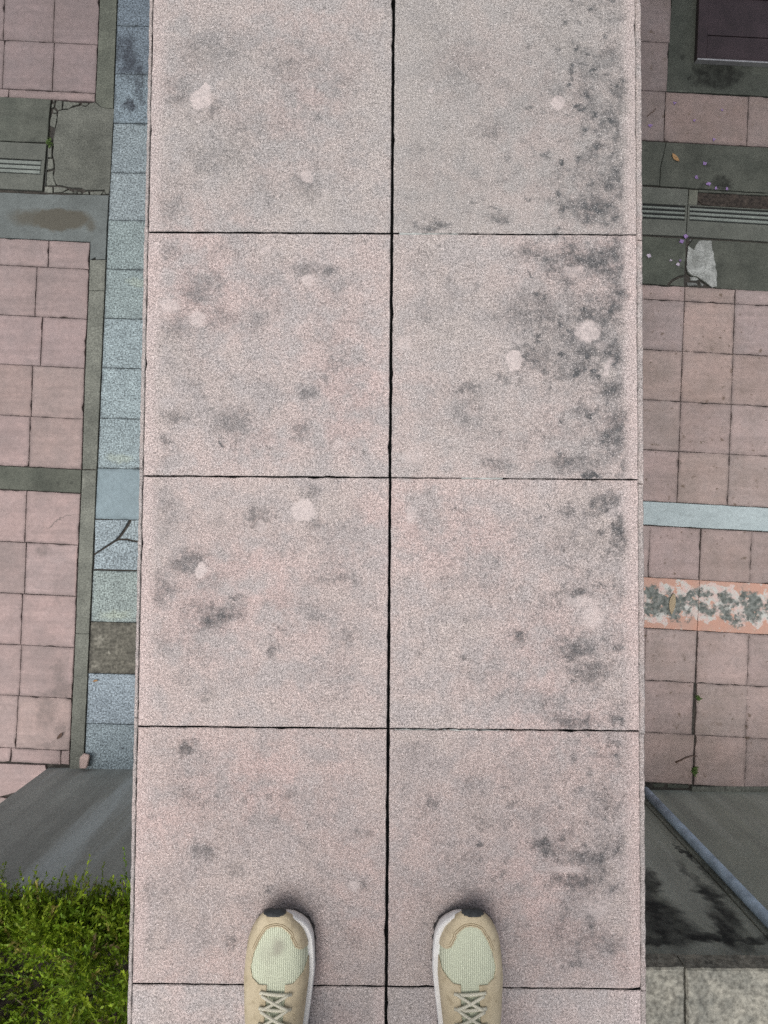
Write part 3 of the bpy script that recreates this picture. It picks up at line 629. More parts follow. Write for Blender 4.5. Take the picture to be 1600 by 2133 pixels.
for j in range(-14, 9):
    ya, yb = Y0 - (j - 1) * T, Y0 - j * T
    for side in ('L', 'R'):
        xa, xb = (X0 - T, X0 - .0010) if side == 'L' else (X0 + .0013, X0 + T)
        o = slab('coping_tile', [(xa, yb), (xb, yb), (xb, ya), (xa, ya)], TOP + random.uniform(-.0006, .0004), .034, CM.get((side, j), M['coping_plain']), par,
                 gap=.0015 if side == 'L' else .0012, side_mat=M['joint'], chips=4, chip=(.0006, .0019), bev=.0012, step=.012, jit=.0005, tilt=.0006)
        pchild(o)
    for s in (-1, 1):                          # upright facing tiles whose top edges show beside the coping
        off = -.0065 if s > 0 else .012
        x_in = X0 + s * (T + .0006); x_out = X0 + s * (T + (.0100 if s > 0 else .0078)) + random.uniform(-.0008, .0008)
        lo, hi = min(x_in, x_out), max(x_in, x_out)
        o = slab('facing_tile', [(lo, yb + off), (hi, yb + off), (hi, ya + off), (lo, ya + off)], TOP - random.uniform(.004, .006) * (1 if s > 0 else .7), .38, M['facing'], par,
                 gap=.0004, bev=.0012, step=.010, jit=.0007)
        # keep the long jitter only on the outer rim
        pchild(o)
# scraps of pale mortar left in three of the cross joints
for xa, xb, y in ((832, 955, 486.5), (962, 1048, 996.5), (822, 935, 1521.5), (935, 1040, 1522.5)):
    a, b = C(xa, y - 1.5), C(xb, y + 1.2)
    k = 1.0 if xa != 935 else 0.6
    pts = [(a.x, a.y + .0010 * k), (b.x, a.y + .0002), (b.x, b.y - .0002), (a.x, b.y - .0010 * k)]
    o = slab('mortar_scrap', pts, TOP - .0004, .02, M['mortar'], par, gap=0, bev=.0006, step=.006, jit=.0009, tint=(1.2, 1.2, 1.2)); pchild(o)

# ------------------------------------------------------------------ concrete walls behind
lw = tag(empty('planter_wall', (-1.2, YL, 0)), 'dark grey streaked concrete planter wall below the green shrub', 'wall')
def under(o, p): o.location = Vector(o.location) - p.location; return o
xl = -2.010
under(box('wall_face', (xl, YL - .06, -.03), (-.386, YL, 1.30), M['wall_left'], lw, bev=.004), lw)
under(box('side_wall', (xl, YL - 2.4, -.03), (xl + .14, YL - .061, 1.30), M['wall_left'], lw, bev=.004), lw)
under(box('soil', (xl + .141, YL - 2.4, -.03), (-.386, YL - .061, 1.285), M['soil'], lw), lw)
rw = tag(empty('retaining_wall', (1.5, YR, 0)), 'stained grey concrete wall topped by a rough stone ledge, carrying the blue pipe', 'wall')
XJ = 1.477
under(box('wall_panel', (.396, YR - .14, -.03), (XJ - .002, YR, 1.479), M['wall_right'], rw, bev=.002), rw)
under(box('wall_panel', (XJ + .002, YR - .14, -.03), (4.2, YR + .004, 1.479), M['wall_right'], rw, bev=.002), rw)
under(box('backing', (.396, YR - 1.6, -.03), (4.2, YR - .141, 1.477), M['core'], rw), rw)
xs = [.396, .62, 1.065, 1.70, 2.32, 2.95, 3.58, 4.2]
for a, b in zip(xs, xs[1:]):
    o = slab('coping_stone', [(a, YR - .40), (b, YR - .40), (b, YR + .028), (a, YR + .028)], 1.556 + random.uniform(-.004, .003), .076, M['ledge'], rw, gap=.003, bev=.006, step=.02, jit=.0018)
    under(o, rw)

# pipe
pp = tag(empty('drain_pipe', (1.514, YR + .034, 0)), 'blue grey plastic pipe running up the stained concrete wall', 'pipe')
link('pipe', tube_mesh('pipe', [(0, 0, -.02), (0, 0, .5), (0, 0, 1.0), (0, 0, 1.40), (0, -.01, 1.445), (0, -.05, 1.47)], .0245, 20), M['pvc'], pp)
link('pipe_clip', tube_mesh('pipe_clip', [(0, 0, .048), (0, 0, .072)], .027, 20), M['dark_metal'], pp)

# ------------------------------------------------------------------ metal hatch, top right
a = G(1446, 131); b = G(1600, 139)
u = (b - a); u.z = 0; L = 0.62; u.normalize(); vv = Vector((-u.y, u.x, 0))
hb = tag(empty('metal_hatch', a), 'dark plum metal hatch with a pale front lip on the blackened concrete slab', 'hatch')
def hq(x0, x1, y0, y1): return [u * x0 + vv * y0, u * x1 + vv * y0, u * x1 + vv * y1, u * x0 + vv * y1]
merge_boxes('frame', [(hq(0, .060, 0.006, .46), .035, .035), (hq(L - .06, L, 0.006, .46), .035, .035), (hq(.0605, L - .0605, .40, .46), .0345, .0345), (hq(.0605, L - .0605, .006, .02), .0345, .0345)], M['plum'], hb)
merge_boxes('lid', [(hq(.063, L - .063, .023, .155), .028, .028), (hq(.063, L - .063, .163, .397), .026, .026)], M['plum'], hb)
merge_boxes('front_lip', [(hq(.002, L, -.004, .005), .038, .038)], M['alu'], hb)

# ------------------------------------------------------------------ small things lying about
def petal(name, c, size, mat, label, ang=0.0, group=None, n=3):
    """a crumpled blossom scrap: a few cupped lobes"""
    v, f = [], []
    for k in range(n):
        a0 = ang + k * 2 * math.pi / n + random.uniform(-.4, .4); L_ = size * random.uniform(.7, 1.1); Wd = size * random.uniform(.75, 1.05)
        d = Vector((math.cos(a0), math.sin(a0), 0)); e = Vector((-d.y, d.x, 0))
        i = len(v)
        v += [Vector((0, 0, .001)), d * L_ * .45 + e * Wd * .5 + Vector((0, 0, .004)), d * L_ + Vector((0, 0, random.uniform(.003, .009))), d * L_ * .45 - e * Wd * .5 + Vector((0, 0, .005)), d * L_ * .5 + Vector((0, 0, .0015))]
        f += [(i, i + 1, i + 4), (i + 1, i + 2, i + 4), (i + 2, i + 3, i + 4), (i + 3, i, i + 4)]
    o = link(name, mesh(name, v, f, True), mat, None, c)
    return tag(o, label, 'petal', group)
GP = 'fallen purple petals'
for px, py, s, m, lab in [
    (1405, 215.5, 5, 'petal', 'purple petal at the rusty corner of the long pink tile below the metal hatch'),
    (1446, 252, 4, 'petal', 'small purple petal in the middle of the long pink tile below the hatch'),
    (1487, 292, 5, 'petal', 'purple petal on the joint between pink tile and dark concrete band'),
    (1354, 262, 6, 'petal', 'purple petal on the dim pink tile close beside the parapet'),
    (1504, 230, 4, 'petal', 'dark purple petal near the top right end of the long pink tile'),
    (1468, 341, 6, 'petal', 'purple petal in the middle of the dark concrete band, right of the dry leaf'),
    (1450, 370, 6, 'petal', 'purple petal low on the dark concrete band, lower right of the dry leaf'),
    (1476, 384, 7, 'petal', 'pale purple petal just above the brown soil patch'),
    (1491, 393, 5, 'petal', 'small purple petal on the joint above the soil patch'),
    (1514, 394, 5, 'petal', 'purple petal above the far right end of the soil patch'),
    (1428.5, 493, 8, 'petal', 'largest purple petal, on the joint below the two drain covers'),
    (1420, 503, 7, 'petal', 'purple petal touching the largest one just below the drain cover joint'),
    (1352, 533, 7, 'petal_pale', 'pale lilac petal on the concrete slab close beside the parapet'),
    (1397, 543, 4, 'petal_pale', 'tiny pale petal in the middle of the concrete slab under the drain'),
    (1412, 551, 6, 'petal_pale', 'pale petal left of the whitish mortar patch'),
    (1416, 543, 4, 'petal', 'dark purple petal beside the pale one, left of the whitish mortar patch')]:
    petal('petal', G(px, py, .002), s * GPX * .85, M[m], lab, random.uniform(0, 6), GP, 3 if s < 6 else 4)

def leaf(name, a, b, wd, mat, label, curl=.006):
    a, b = Vector(a), Vector(b); d = b - a; L_ = d.length; d.normalize(); e = Vector((-d.y, d.x, 0))
    v, f = [], []
    N = 9
    for i in range(N):
        t = i / (N - 1); wv = wd * math.sin(math.pi * min(1, t * .92 + .06)) ** .8
        z = .004 + curl * (2 * t - 1) ** 2
        for k in (-1, -.5, 0, .5, 1):
            v.append(d * (t - .5) * L_ + e * wv * k + Vector((0, 0, z + curl * .7 * abs(k) ** 1.5 + random.uniform(0, .0008))))
    for i in range(N - 1):
        for k in range(4): f.append((i * 5 + k, i * 5 + k + 1, i * 5 + k + 6, i * 5 + k + 5))
    o = link(name, mesh(name, v, f, True), mat, None, (a + b) / 2)
    o.modifiers.new('thick', 'SOLIDIFY').thickness = .0006
    return tag(o, label, 'leaf')
leaf('dry_leaf', G(1399, 322, .002), G(1413, 338, .002), .013, M['dry_leaf'], 'curled orange brown dry leaf on the dark concrete band')
leaf('dry_leaf', G(1402, 1236, .002), G(1397, 1279, .002), .019, M['tan_leaf'], 'large tan leaf lying on the worn orange painted strip')
leaf('dry_leaf', G(195, 1418, .002), G(206, 1416, .002), .006, M['dry_leaf'], 'small rusty scrap of leaf on the blue granite slab')
leaf('dry_leaf', G(121, 1538, .002), G(132, 1525, .002), .009, M['twig'], 'small dark brown scrap lying on the stained pink tile at lower left')
o = link('twig', tube_mesh('twig', [G(1408, 1588, .004), G(1418, 1584, .006), G(1430, 1578, .009), G(1442, 1574.5, .008), G(1453, 1575, .004)], [.006, .0035, .003, .0028, .002], 7), M['twig'])
tag(o, 'thin curved brown twig on the pink tiles above the right wall', 'twig')
o = link('twig', tube_mesh('twig', [G(1348, 243, .004), G(1356, 235, .005), G(1361, 233, .005), G(1367, 225, .004)], [.002, .0025, .0025, .0018], 6), M['twig'])
tag(o, 'short crooked twig on the dim pink tile beside the parapet at upper right', 'twig')

def tuft(c, r, n, label, h=.02):
    v, f = [], []
    for _ in range(n):
        p = Vector((random.gauss(0, r * .4), random.gauss(0, r * .55), 0)); a0 = random.uniform(0, 6.28); l = h * random.uniform(.5, 1.2)
        d = Vector((math.cos(a0), math.sin(a0), random.uniform(.3, 1.2))).normalized(); e = Vector((-math.sin(a0), math.cos(a0), 0)) * l * .22
        i = len(v); v += [p, p + d * l * .5 + e, p + d * l, p + d * l * .5 - e]; f.append((i, i + 1, i + 2, i + 3))
    o = link('weed', mesh('weed', v, f), M['moss'], None, c)
    return tag(o, label, 'weed')
tuft(G(1453.5, 1454), .014, 60, 'small green weed growing in the joint between pink tiles halfway down', .016)
tuft(G(1447, 1606), .018, 90, 'green weed in the tile joint just above the kerb of the right wall', .018)
tuft(G(103.5, 297), .016, 80, 'bright green weed in the broken joint beside the cracked concrete slab', .018)

# broken piece of pink stone leaning at the foot of the planter wall
P = lambda x, y, z=0: G(75 + x / 7.62, 1540 + y / 7.62, z)
base = P(770, 440)
bot = [P(690, 440) , P(830, 430), P(870, 240), P(745, 215)]
v = [Vector((p.x, p.y, 0.001)) - Vector((base.x, base.y, 0)) for p in bot]
top = [P(688, 462, .05), P(800, 465, .05), P(850, 250, .045), P(760, 228, .042), P(705, 290, .045)]
v += [Vector((p.x, p.y, p.z)) - Vector((base.x, base.y, 0)) for p in top]
f = [(0, 1, 5, 4), (1, 2, 6, 5), (2, 3, 7, 6), (3, 0, 4, 8, 7), (4, 5, 6, 7, 8), (3, 2, 1, 0)]
me = mesh('stone_fragment', v, f)
bm = bmesh.new(); bm.from_mesh(me); bmesh.ops.bevel(bm, geom=list(bm.edges), offset=.004, segments=2, affect='EDGES'); bm.to_mesh(me); bm.free()
o = link('stone_fragment', me, paving_mat('pink_broken_stone', (0.52, 0.40, 0.37), (0.46, 0.36, 0.335), grain=.12, film=.1), None, (base.x, base.y, 0))
tag(o, 'broken block of pale pink stone at the foot of the planter wall', 'stone')

# ------------------------------------------------------------------ shrub spilling over the planter
def leaf_mat():
    t = NT('shrub_leaf')
    at = t.n.new('ShaderNodeAttribute'); at.attribute_name = 'tint'
    t.put(t.bsdf.inputs['Base Color'], at.outputs['Color']); t.bsdf.inputs['Roughness'].default_value = .55
    t.bsdf.inputs['Specular IOR Level'].default_value = .3
    tr = t.n.new('ShaderNodeBsdfTranslucent'); t.l.new(at.outputs['Color'], tr.inputs[0])
    mx = t.n.new('ShaderNodeMixShader'); mx.inputs[0].default_value = .3
    t.l.new(t.bsdf.outputs[0], mx.inputs[1]); t.l.new(tr.outputs[0], mx.inputs[2])
    t.l.new(mx.outputs[0], t.n['Material Output'].inputs['Surface'])
    return t.m
M['leaf'] = leaf_mat()
M['stem'] = plain('shrub_stem', (0.10, 0.09, 0.05), .8, var=.3, scale=60)
sh = tag(empty('shrub', (-1.2, -1.9, 1.30)), 'bright green fine leaved shrub spilling over the top of the planter wall', 'shrub')
def build_shrub():
    V, Fc, Cc_ = [], [], []
    stems_v, stems_f = [], []
    def quad(p, d, e, l, wd, col):
        i = len(V); V.extend([p, p + d * l * .45 + e * wd, p + d * l, p + d * l * .45 - e * wd]); Fc.append((i, i + 1, i + 2, i + 3)); Cc_.append(col)
    nspr = 8600
    for s in range(nspr):
        x = random.uniform(-1.93, -.46); y = -1.53 - random.random() ** 1.25 * 1.1
        lump = .13 * math.sin(x * 9.1 + 1.3) * math.sin(y * 8.3 + .4) + .09 * math.sin(x * 23 + y * 17) * math.sin(y * 25 - x * 7)
        if lump < -.075 and random.random() < .8: continue
        z = 1.34 + lump + random.uniform(-.06, .17) * (1 if y < -1.6 else .7)
        if random.random() < .34: x = random.uniform(-1.93, -.46); y = random.uniform(-1.64, -1.515); z = random.uniform(1.26, 1.42)
        over = max(0.0, min(1.0, (y + 1.75) / .3))
        d = Vector((random.gauss(0, .55), random.gauss(.25 + .7 * over, .5), random.gauss(.8 - .5 * over, .35))).normalized()
        L_ = random.uniform(.07, .15)
        long_ = random.random() < .05
        if long_: L_ *= 1.7
        hue = random.random()
        basec = np.array([.145, .265, .018]) * (1 - hue) + np.array([.29, .385, .026]) * hue
        basec = basec * random.uniform(.5, 1.1)
        if random.random() < .07: basec = np.array([.26, .23, .06]) if random.random() < .5 else np.array([.16, .12, .06])
        n = int(L_ / .0075)
        side = d.orthogonal().normalized(); up = d.cross(side)
        bend = Vector((random.gauss(0, .35), random.gauss(0, .35), random.gauss(-.25, .3)))
        p = Vector((x, y, z)); pts = [p.copy()]
        for k in range(n):
            dd = (d + bend * (k / n)).normalized(); p = p + dd * (L_ / n)
            pts.append(p.copy())
            a = random.uniform(0, 6.28)
            o_ = (side * math.cos(a) + up * math.sin(a))
            ld = (dd * .75 + o_ * .8).normalized()
            e = ld.cross(o_ + Vector((.01, .02, .03))).normalized()
            c = basec * (.75 + .5 * k / n) * random.uniform(.85, 1.15)
            quad(p, ld, e, random.uniform(.012, .021), random.uniform(.0028, .0048), c)
        e = side * .0011
        i = len(V); c = basec * 1.1
        for a_, b_ in zip(pts[::2], pts[2::2]):
            i = len(V); V.extend([a_ - e, a_ + e, b_ + e, b_ - e]); Fc.append((i, i + 1, i + 2, i + 3)); Cc_.append(c)
    o0 = Vector((-1.2, -1.9, 1.30))
    V = [v - o0 for v in V]
    me = bpy.data.meshes.new('foliage'); me.from_pydata([tuple(v) for v in V], [], Fc); me.update()
    at = me.attributes.new('tint', 'FLOAT_COLOR', 'FACE')
    arr = np.ones((len(Fc), 4), dtype=np.float32); arr[:, :3] = np.array(Cc_, dtype=np.float32)
    at.data.foreach_set('color', arr.ravel())
    fo = link('foliage', me, M['leaf'], sh); fo['kind'] = 'stuff'
    # woody stems inside
    vs_, fs_ = [], []
    for k in range(60):
        x = random.uniform(-1.9, -.5); y = random.uniform(-2.6, -1.66)
        a = Vector((x, y, 1.28)); b = a + Vector((random.gauss(0, .08), random.gauss(.06, .06), random.uniform(.08, .2)))
        m = tube_mesh('t', [a - o0, a.lerp(b, .5) + Vector((random.gauss(0, .01), random.gauss(0, .01), 0)) - o0, b - o0], [.005, .004, .002], 5)
        k0 = len(vs_); vs_ += [v.co.copy() for v in m.vertices]; fs_ += [tuple(k0 + i for i in p.vertices) for p in m.polygons]
        bpy.data.meshes.remove(m)
    link('stems', mesh('stems', vs_, fs_, True), M['stem'], sh)['kind'] = 'stuff'
build_shrub()

# ------------------------------------------------------------------ unseen flowering tree inferred from the petals, crown shaped to shade the far end
def crown_mat():
    t = NT('tree_leaf')
    at = t.n.new('ShaderNodeAttribute'); at.attribute_name = 'tint'
    return t.finish(at.outputs['Color'], .6)
TC = Vector((2.9, 5.2, 0))
tr = tag(empty('unseen_flowering_tree', TC), 'unseen tree with purple blossom, its wide crown added to shade the far paving', 'tree')
link('trunk', tube_mesh('trunk', [(0, 0, -.03), (.02, .01, .9), (-.05, -.04, 2.2), (-.15, -.1, 3.6), (-.3, -.2, 5.2)], [.17, .13, .115, .10, .07], 12), M['stem'], tr)
for k in range(7):
    a = k * .9 + .3; z0 = 3.4 + .25 * k
    e_ = Vector((math.cos(a) * 3.2 - 2.2, math.sin(a) * 1.6 - 1.2, 6.0 + random.uniform(-.3, .6)))
    s0 = Vector((-.15 - .02 * k, -.1 - .015 * k, z0))
    link('limb', tube_mesh('limb', [s0, s0.lerp(e_, .5) + Vector((0, 0, .15)), e_], [.06, .04, .018], 8), M['stem'], tr)
def crown():
    V, Fc, Cc_ = [], [], []
    cl = [Vector((random.uniform(-6.9, 1.9), random.uniform(-3.6, 1.2), random.uniform(5.4, 7.4))) for _ in range(150)]
    for c in cl:
        n = 70; bl = random.random() < .15
        for _ in range(n):
            p = c + Vector((random.gauss(0, .27), random.gauss(0, .27), random.gauss(0, .18)))
            d = Vector((random.gauss(0, 1), random.gauss(0, 1), random.gauss(-.2, .6))).normalized(); e = d.cross(Vector((random.gauss(0, .3), random.gauss(0, .3), 1))).normalized()
            l = random.uniform(.10, .19) * (.4 if bl else 1); wd = l * .26
            i = len(V); V.extend([p, p + d * l * .45 + e * wd, p + d * l, p + d * l * .45 - e * wd]); Fc.append((i, i + 1, i + 2, i + 3))
            k = random.uniform(.7, 1.25); Cc_.append((.26 * k, .14 * k, .40 * k) if bl else (.055 * k, .10 * k, .025 * k))
    me = bpy.data.meshes.new('crown'); me.from_pydata([tuple(v) for v in V], [], Fc); me.update()
    at = me.attributes.new('tint', 'FLOAT_COLOR', 'FACE')
    arr = np.ones((len(Fc), 4), dtype=np.float32); arr[:, :3] = np.array(Cc_, dtype=np.float32); at.data.foreach_set('color', arr.ravel())
    link('crown', me, crown_mat(), tr)
crown()

# ------------------------------------------------------------------ the person, of whom the shoes show
def shoe_mats():
    t = NT('tan_suede')
    c = t.mix(t.rng(t.noise(30, 4, .6), .35, .65), (.55, .475, .335), (.47, .40, .275))
    c = t.mix(t.math('MULTIPLY', t.rng(t.noise(85, 4, .65), .52, .68), .45), c, (.24, .19, .115))
    M['suede'] = t.finish(c, .85, t.noise(900, 2), .25, .0005)
    t = NT('pale_green_knit')
    v = t.n.new('ShaderNodeTexWave'); v.wave_type = 'BANDS'; v.bands_direction = 'X'; v.inputs['Scale'].default_value = 105.0
    v.inputs['Distortion'].default_value = .3; t.l.new(t.P, v.inputs['Vector'])
    h = t.n.new('ShaderNodeTexWave'); h.wave_type = 'BANDS'; h.bands_direction = 'Y'; h.inputs['Scale'].default_value = 130.0; t.l.new(t.P, h.inputs['Vector'])
    k = t.math('MULTIPLY', v.outputs['Fac'], t.rng(h.outputs['Fac'], 0, 1, .6, 1))
    c = t.mix(k, (.40, .43, .32), (.70, .74, .585))
    sm = blob_sum(t, [(C(582, 1964, .05), (.014, .020, .1), .8, .8, 0.4), (C(1027, 1978, .05), (.003, .008, .1), .9, .5, .3), (C(560, 1975, .05), (.02, .02, .1), .3, .9, 0)], .006, 80.0)
    c = t.mix(t.math('MULTIPLY', sm, .75), c, (.27, .25, .21))
    c = t.mix(t.math('MULTIPLY', t.rng(t.noise(55, 4, .6), .52, .70), .22), c, (.36, .34, .27))
    M['knit'] = t.finish(c, .9, k, .5, .0008)
    M['rubber'] = plain('black_rubber', (.03, .034, .037), .55, var=.3, scale=160)
    M['midsole'] = plain('white_foam', (.70, .70, .70), .55, var=.05, scale=60, bump=.1)
    M['thread'] = plain('brown_thread', (.20, .15, .08), .8)
    M['lace'] = plain('cream_lace', (.58, .56, .46), .85)
shoe_mats()
OUT_S = [-.001, .0, .003, .009, .0195, .032, .048, .054, .072, .10, .14, .18, .22, .26, .28, .29]
OUT_I = [.003, .009, .015, .0255, .0375, .0465, .0525, .0537, .0555, .0565, .052, .047, .046, .042, .033, .014]
OUT_O = [-.003, -.009, -.014, -.0205, -.0275, -.034, -.0400, -.0412, -.0435, -.0455, -.042, -.036, -.029, -.022, -.011, .008]
H_S = [-.001, .002, .006, .012, .02, .035, .06, .09, .12, .15, .18, .21, .25, .28, .29]
H_H = [.048, .0535, .056, .0580, .0595, .0605, .063, .068, .080, .095, .108, .112, .108, .10, .09]
ZB0 = .026
def zspr(s): return .021 * max(0.0, 1 - max(0.0, s) / .065) ** 1.8
VAMP = [(-.0190, .094), (-.0300, .088), (-.0335, .076), (-.0297, .0568), (-.0214, .0372), (-.0117, .0214), (-.005, .0177), (.0034, .0165), (.0105, .0178), (.0160, .0214), (.0240, .0300), (.0244, .0340), (.0310, .0476), (.0382, .0527), (.0448, .055), (.0475, .060), (.049, .072), (.044, .084), (.030, .094)]
def smooth_interp(s, xs, ys):
    return float(np.interp(s, xs, ys))
def build_shoe(tip, mirror, parent):
    sg = -1 if mirror else 1
    def loc(x, s, z): return Vector((sg * x, -s, z))
    root = empty('shoe'); root.parent = parent; root.location = Vector(tip) - parent.location
    def outline(s, gi, go): return smooth_interp(s, OUT_S, OUT_I) - gi, smooth_interp(s, OUT_S, OUT_O) + go
    ss = np.concatenate([[-.001], np.linspace(0, .02, 12)[0:], np.linspace(.0235, .08, 18), np.linspace(.088, .27, 24), np.linspace(.275, .29, 6)])
    def sole(name, z0, z1f, grow, mat, lug=0.0, bulge=0.0):
        ring = []
        for i, s in enumerate(ss):
            a, b = outline(s, -grow, -grow); ring.append((a, s))
        for s in ss[::-1]:
            a, b = outline(s, -grow, -grow); ring.append((b, s))
        n = len(ring); rows = []
        cx = .006
        for t in (0, .35, .7, 1.0):
            row = []
            for k, (x, s) in enumerate(ring):
                z1 = z1f(s); zz = z0 + (z1 - z0) * t
                g = bulge * math.sin(math.pi * t)
                lg = lug * (1 if (int(s * 110) + (k > n // 2)) % 2 else -.4) * (1 - t)
                kx = 1 + (g + lg) / max(.015, abs(x - cx)) if abs(x - cx) > .006 else 1
                ds = -(g + lg) if s < .01 else 0
                side_ = min(1.0, max(0.0, (x - .004) / .022))                 # the sole stands out on the inner side only
                back = (.0085 - .0045 * side_) * max(0.0, 1 - s / .03)
                if name == 'outsole': back += .007 * max(0, 1 - s / .05)
                row.append(loc(cx + (x - cx) * kx, s + ds + back, zz + zspr(s)))
            rows.append(row)
        v = [p for r in rows for p in r]; f = []
        for r in range(3):
            for k in range(n): f.append((r * n + k, r * n + (k + 1) % n, (r + 1) * n + (k + 1) % n, (r + 1) * n + k))
        f.append(tuple(range(3 * n, 4 * n))); f.append(tuple(range(n - 1, -1, -1)))
        me = mesh(name, v, f); me.polygons.foreach_set('use_smooth', [len(p.vertices) == 4 for p in me.polygons])
        return link(name, me, mat, root)
    sole('outsole', .0, lambda s: .011 + .004 * max(0, 1 - s / .05), 0.0, M['rubber'], lug=.0012)
    sole('midsole', .0105, lambda s: .029 + .010 * min(1, s / .2), 0.0, M['midsole'], bulge=.0015)
    # upper: loft of rounded sections
    SA = np.concatenate([np.linspace(-.001, .02, 26), np.linspace(.0212, .112, 86), np.linspace(.1145, .29, 46)])
    AA = np.linspace(0, math.pi, 101)
    def sect(s):
        a, b = outline(s, .0075 * min(1, max(.2, s / .02)), .0 - .0015 * min(1, max(0, s / .02)))
        h = smooth_interp(s, H_S, H_H)
        return (a + b) / 2, (a - b) / 2, h
    def surf(s, al, out=0.0):
        c, w_, h = sect(s); co, si = math.cos(al), math.sin(al)
        x = (w_ + out) * math.copysign(abs(co) ** .72, co); zb = ZB0 + zspr(s); z = zb + (h - zb + out) * si ** .70
        # the toe box leans back a little towards the outer side
        x += c
        return x, s - out * (1 if s < .006 else 0), z
    def in_vamp(x, s):
        c = False; n = len(VAMP)
        for i in range(n):
            x1, y1 = VAMP[i]; x2, y2 = VAMP[i - 1]
            if (y1 > s) != (y2 > s) and x < (x2 - x1) * (s - y1) / (y2 - y1) + x1: c = not c
        return c
    def grid(name, mat, keep, out, th=0.0, smax=1):
        v, f, idx = [], [], {}
        for i, s in enumerate(SA):
            for k, al in enumerate(AA):
                idx[i, k] = len(v); v.append(loc(*surf(s, al, out)))
        for i in range(len(SA) - 1):
            for k in range(len(AA) - 1):
                x, s, z = surf((SA[i] + SA[i + 1]) / 2, (AA[k] + AA[k + 1]) / 2)
                if keep(x, s, z): f.append((idx[i, k], idx[i, k + 1], idx[i + 1, k + 1], idx[i + 1, k]))
        me = mesh(name, v, f, True)
        bm = bmesh.new(); bm.from_mesh(me); bmesh.ops.delete(bm, geom=[q for q in bm.verts if not q.link_faces], context='VERTS')
        if sum(fc.normal.z for fc in bm.faces) < 0: bmesh.ops.reverse_faces(bm, faces=bm.faces)
        bm.to_mesh(me); bm.free()
        o = link(name, me, mat, root)
        if th: m = o.modifiers.new('thick', 'SOLIDIFY'); m.thickness = th; m.offset = 1
        return o
    grid('vamp', M['knit'], lambda x, s, z: s < .10, 0.0)
    def tongue(x, s): return .13 < s < .215 and abs(x - .006) < .017
    grid('upper', M['suede'], lambda x, s, z: not in_vamp(x, s) and not (.094 < s < .2 and abs(x - .006) < .013) and not (s > .205 and z > .085), .0004, .0011)
    grid('tongue', M['knit'], lambda x, s, z: .085 < s < .21 and abs(x - .006) < .021, -.001)
    grid('toe_cap', M['rubber'], lambda x, s, z: s < .0060 - 9 * (x + .002) ** 2 and -.0205 < x < .0140, .0016, .0016)
    # stitching in two rows round the vamp
    def z_at(x, s):
        c, w_, h = sect(s); t = min(.999, abs((x - c) / w_)) ** (1 / .72); zb = ZB0 + zspr(s); return zb + (h - zb) * math.sin(math.acos(t)) ** .70
    for off in (.0022, .0045):
        path = []
        pl = [Vector(p) for p in VAMP[3:15]]
        dense = []
        for a_, b_ in zip(pl, pl[1:]):
            for q in range(5): dense.append(a_.lerp(b_, q / 5))
        for i in range(1, len(dense) - 1):
            d = (dense[i + 1] - dense[i - 1]).normalized(); nn = Vector((d.y, -d.x))
            q = dense[i] + nn * off
            path.append(q)
        pts = [loc(q.x, q.y, z_at(q.x, q.y) + .0017) for q in path]
        link('stitching', tube_mesh('stitching', pts, .00042, 5), M['thread'], root)
    for i in range(6):                         # laces
        s = .103 + i * .017
        pts = []
        for k in range(9):
            x = .006 + (k / 8 - .5) * .046
            pts.append(loc(x, s + .004 * (k / 8 - .5), z_at(x, s) + .0035))
        link('lace', tube_mesh('lace', pts, .0024, 7), M['lace'], root)
        if i < 5:
            for sd in (-1, 1):
                dg = []
                for k in range(9):
                    x = .006 + sd * (k / 8 - .5) * .040; q = s + .017 * k / 8
                    dg.append(loc(x, q, z_at(x, q) + .0052 + .0012 * (sd > 0)))
                link('lace', tube_mesh('lace', dg, .0022, 7), M['lace'], root)
    return root
TL = C(575, 1893, .045); TR = C(983, 1893, .045)
mid = (TL + TR) / 2
pe = tag(empty('person', (mid.x, mid.y - .22, TOP)), 'person standing on the parapet in tan and pale green trail running shoes', 'person')
build_shoe((TL.x, TL.y - .001, TOP), False, pe)
build_shoe((TR.x, TR.y - .001, TOP), True, pe)

def skin_body(name, joints, edges, mat, root, sub=2):
    me = bpy.data.meshes.new(name)
    keys = list(joints); ix = {k: i for i, k in enumerate(keys)}
    me.from_pydata([joints[k][0] for k in keys], [(ix[a], ix[b]) for a, b in edges], []); me.update()
    o = link(name, me, None, pe)
    m = o.modifiers.new('skin', 'SKIN'); m.use_smooth_shade = True
    for i, k in enumerate(keys):
        r = joints[k][1]; r = r if isinstance(r, tuple) else (r, r)
        me.skin_vertices[0].data[i].radius = r; me.skin_vertices[0].data[i].use_root = (k == root)
    s = o.modifiers.new('sub', 'SUBSURF'); s.levels = sub; s.render_levels = sub
    me.materials.append(mat); o.modifiers.update() if hasattr(o.modifiers, 'update') else None
    return o
M['skin'] = plain('skin', (.34, .20, .13), .55, var=.08)
M['trouser'] = plain('dark_trousers', (.035, .038, .045), .9, var=.2, scale=40, bump=.2)
M['shirt'] = plain('grey_shirt', (.15, .16, .17), .9, var=.12, scale=30, bump=.2)
M['hair'] = plain('black_hair', (.012, .011, .010), .6, var=.3, scale=90)
lx, rx = TL.x - pe.location.x + .008, TR.x - pe.location.x - .008
yb = 0.0
J = {'pelvis': ((0, -.02, .92), (.13, .10))}
J.update({'waist': ((0, -.02, 1.06), (.12, .09)), 'chest': ((0, -.02, 1.28), (.135, .095)), 'neckb': ((0, -.02, 1.44), (.06, .055)), 'neck': ((0, 0, 1.50), (.048, .05)), 'jaw': ((0, .03, 1.56), (.058, .070)), 'head': ((0, .025, 1.65), (.072, .092)), 'crown': ((0, .01, 1.71), (.05, .06))})
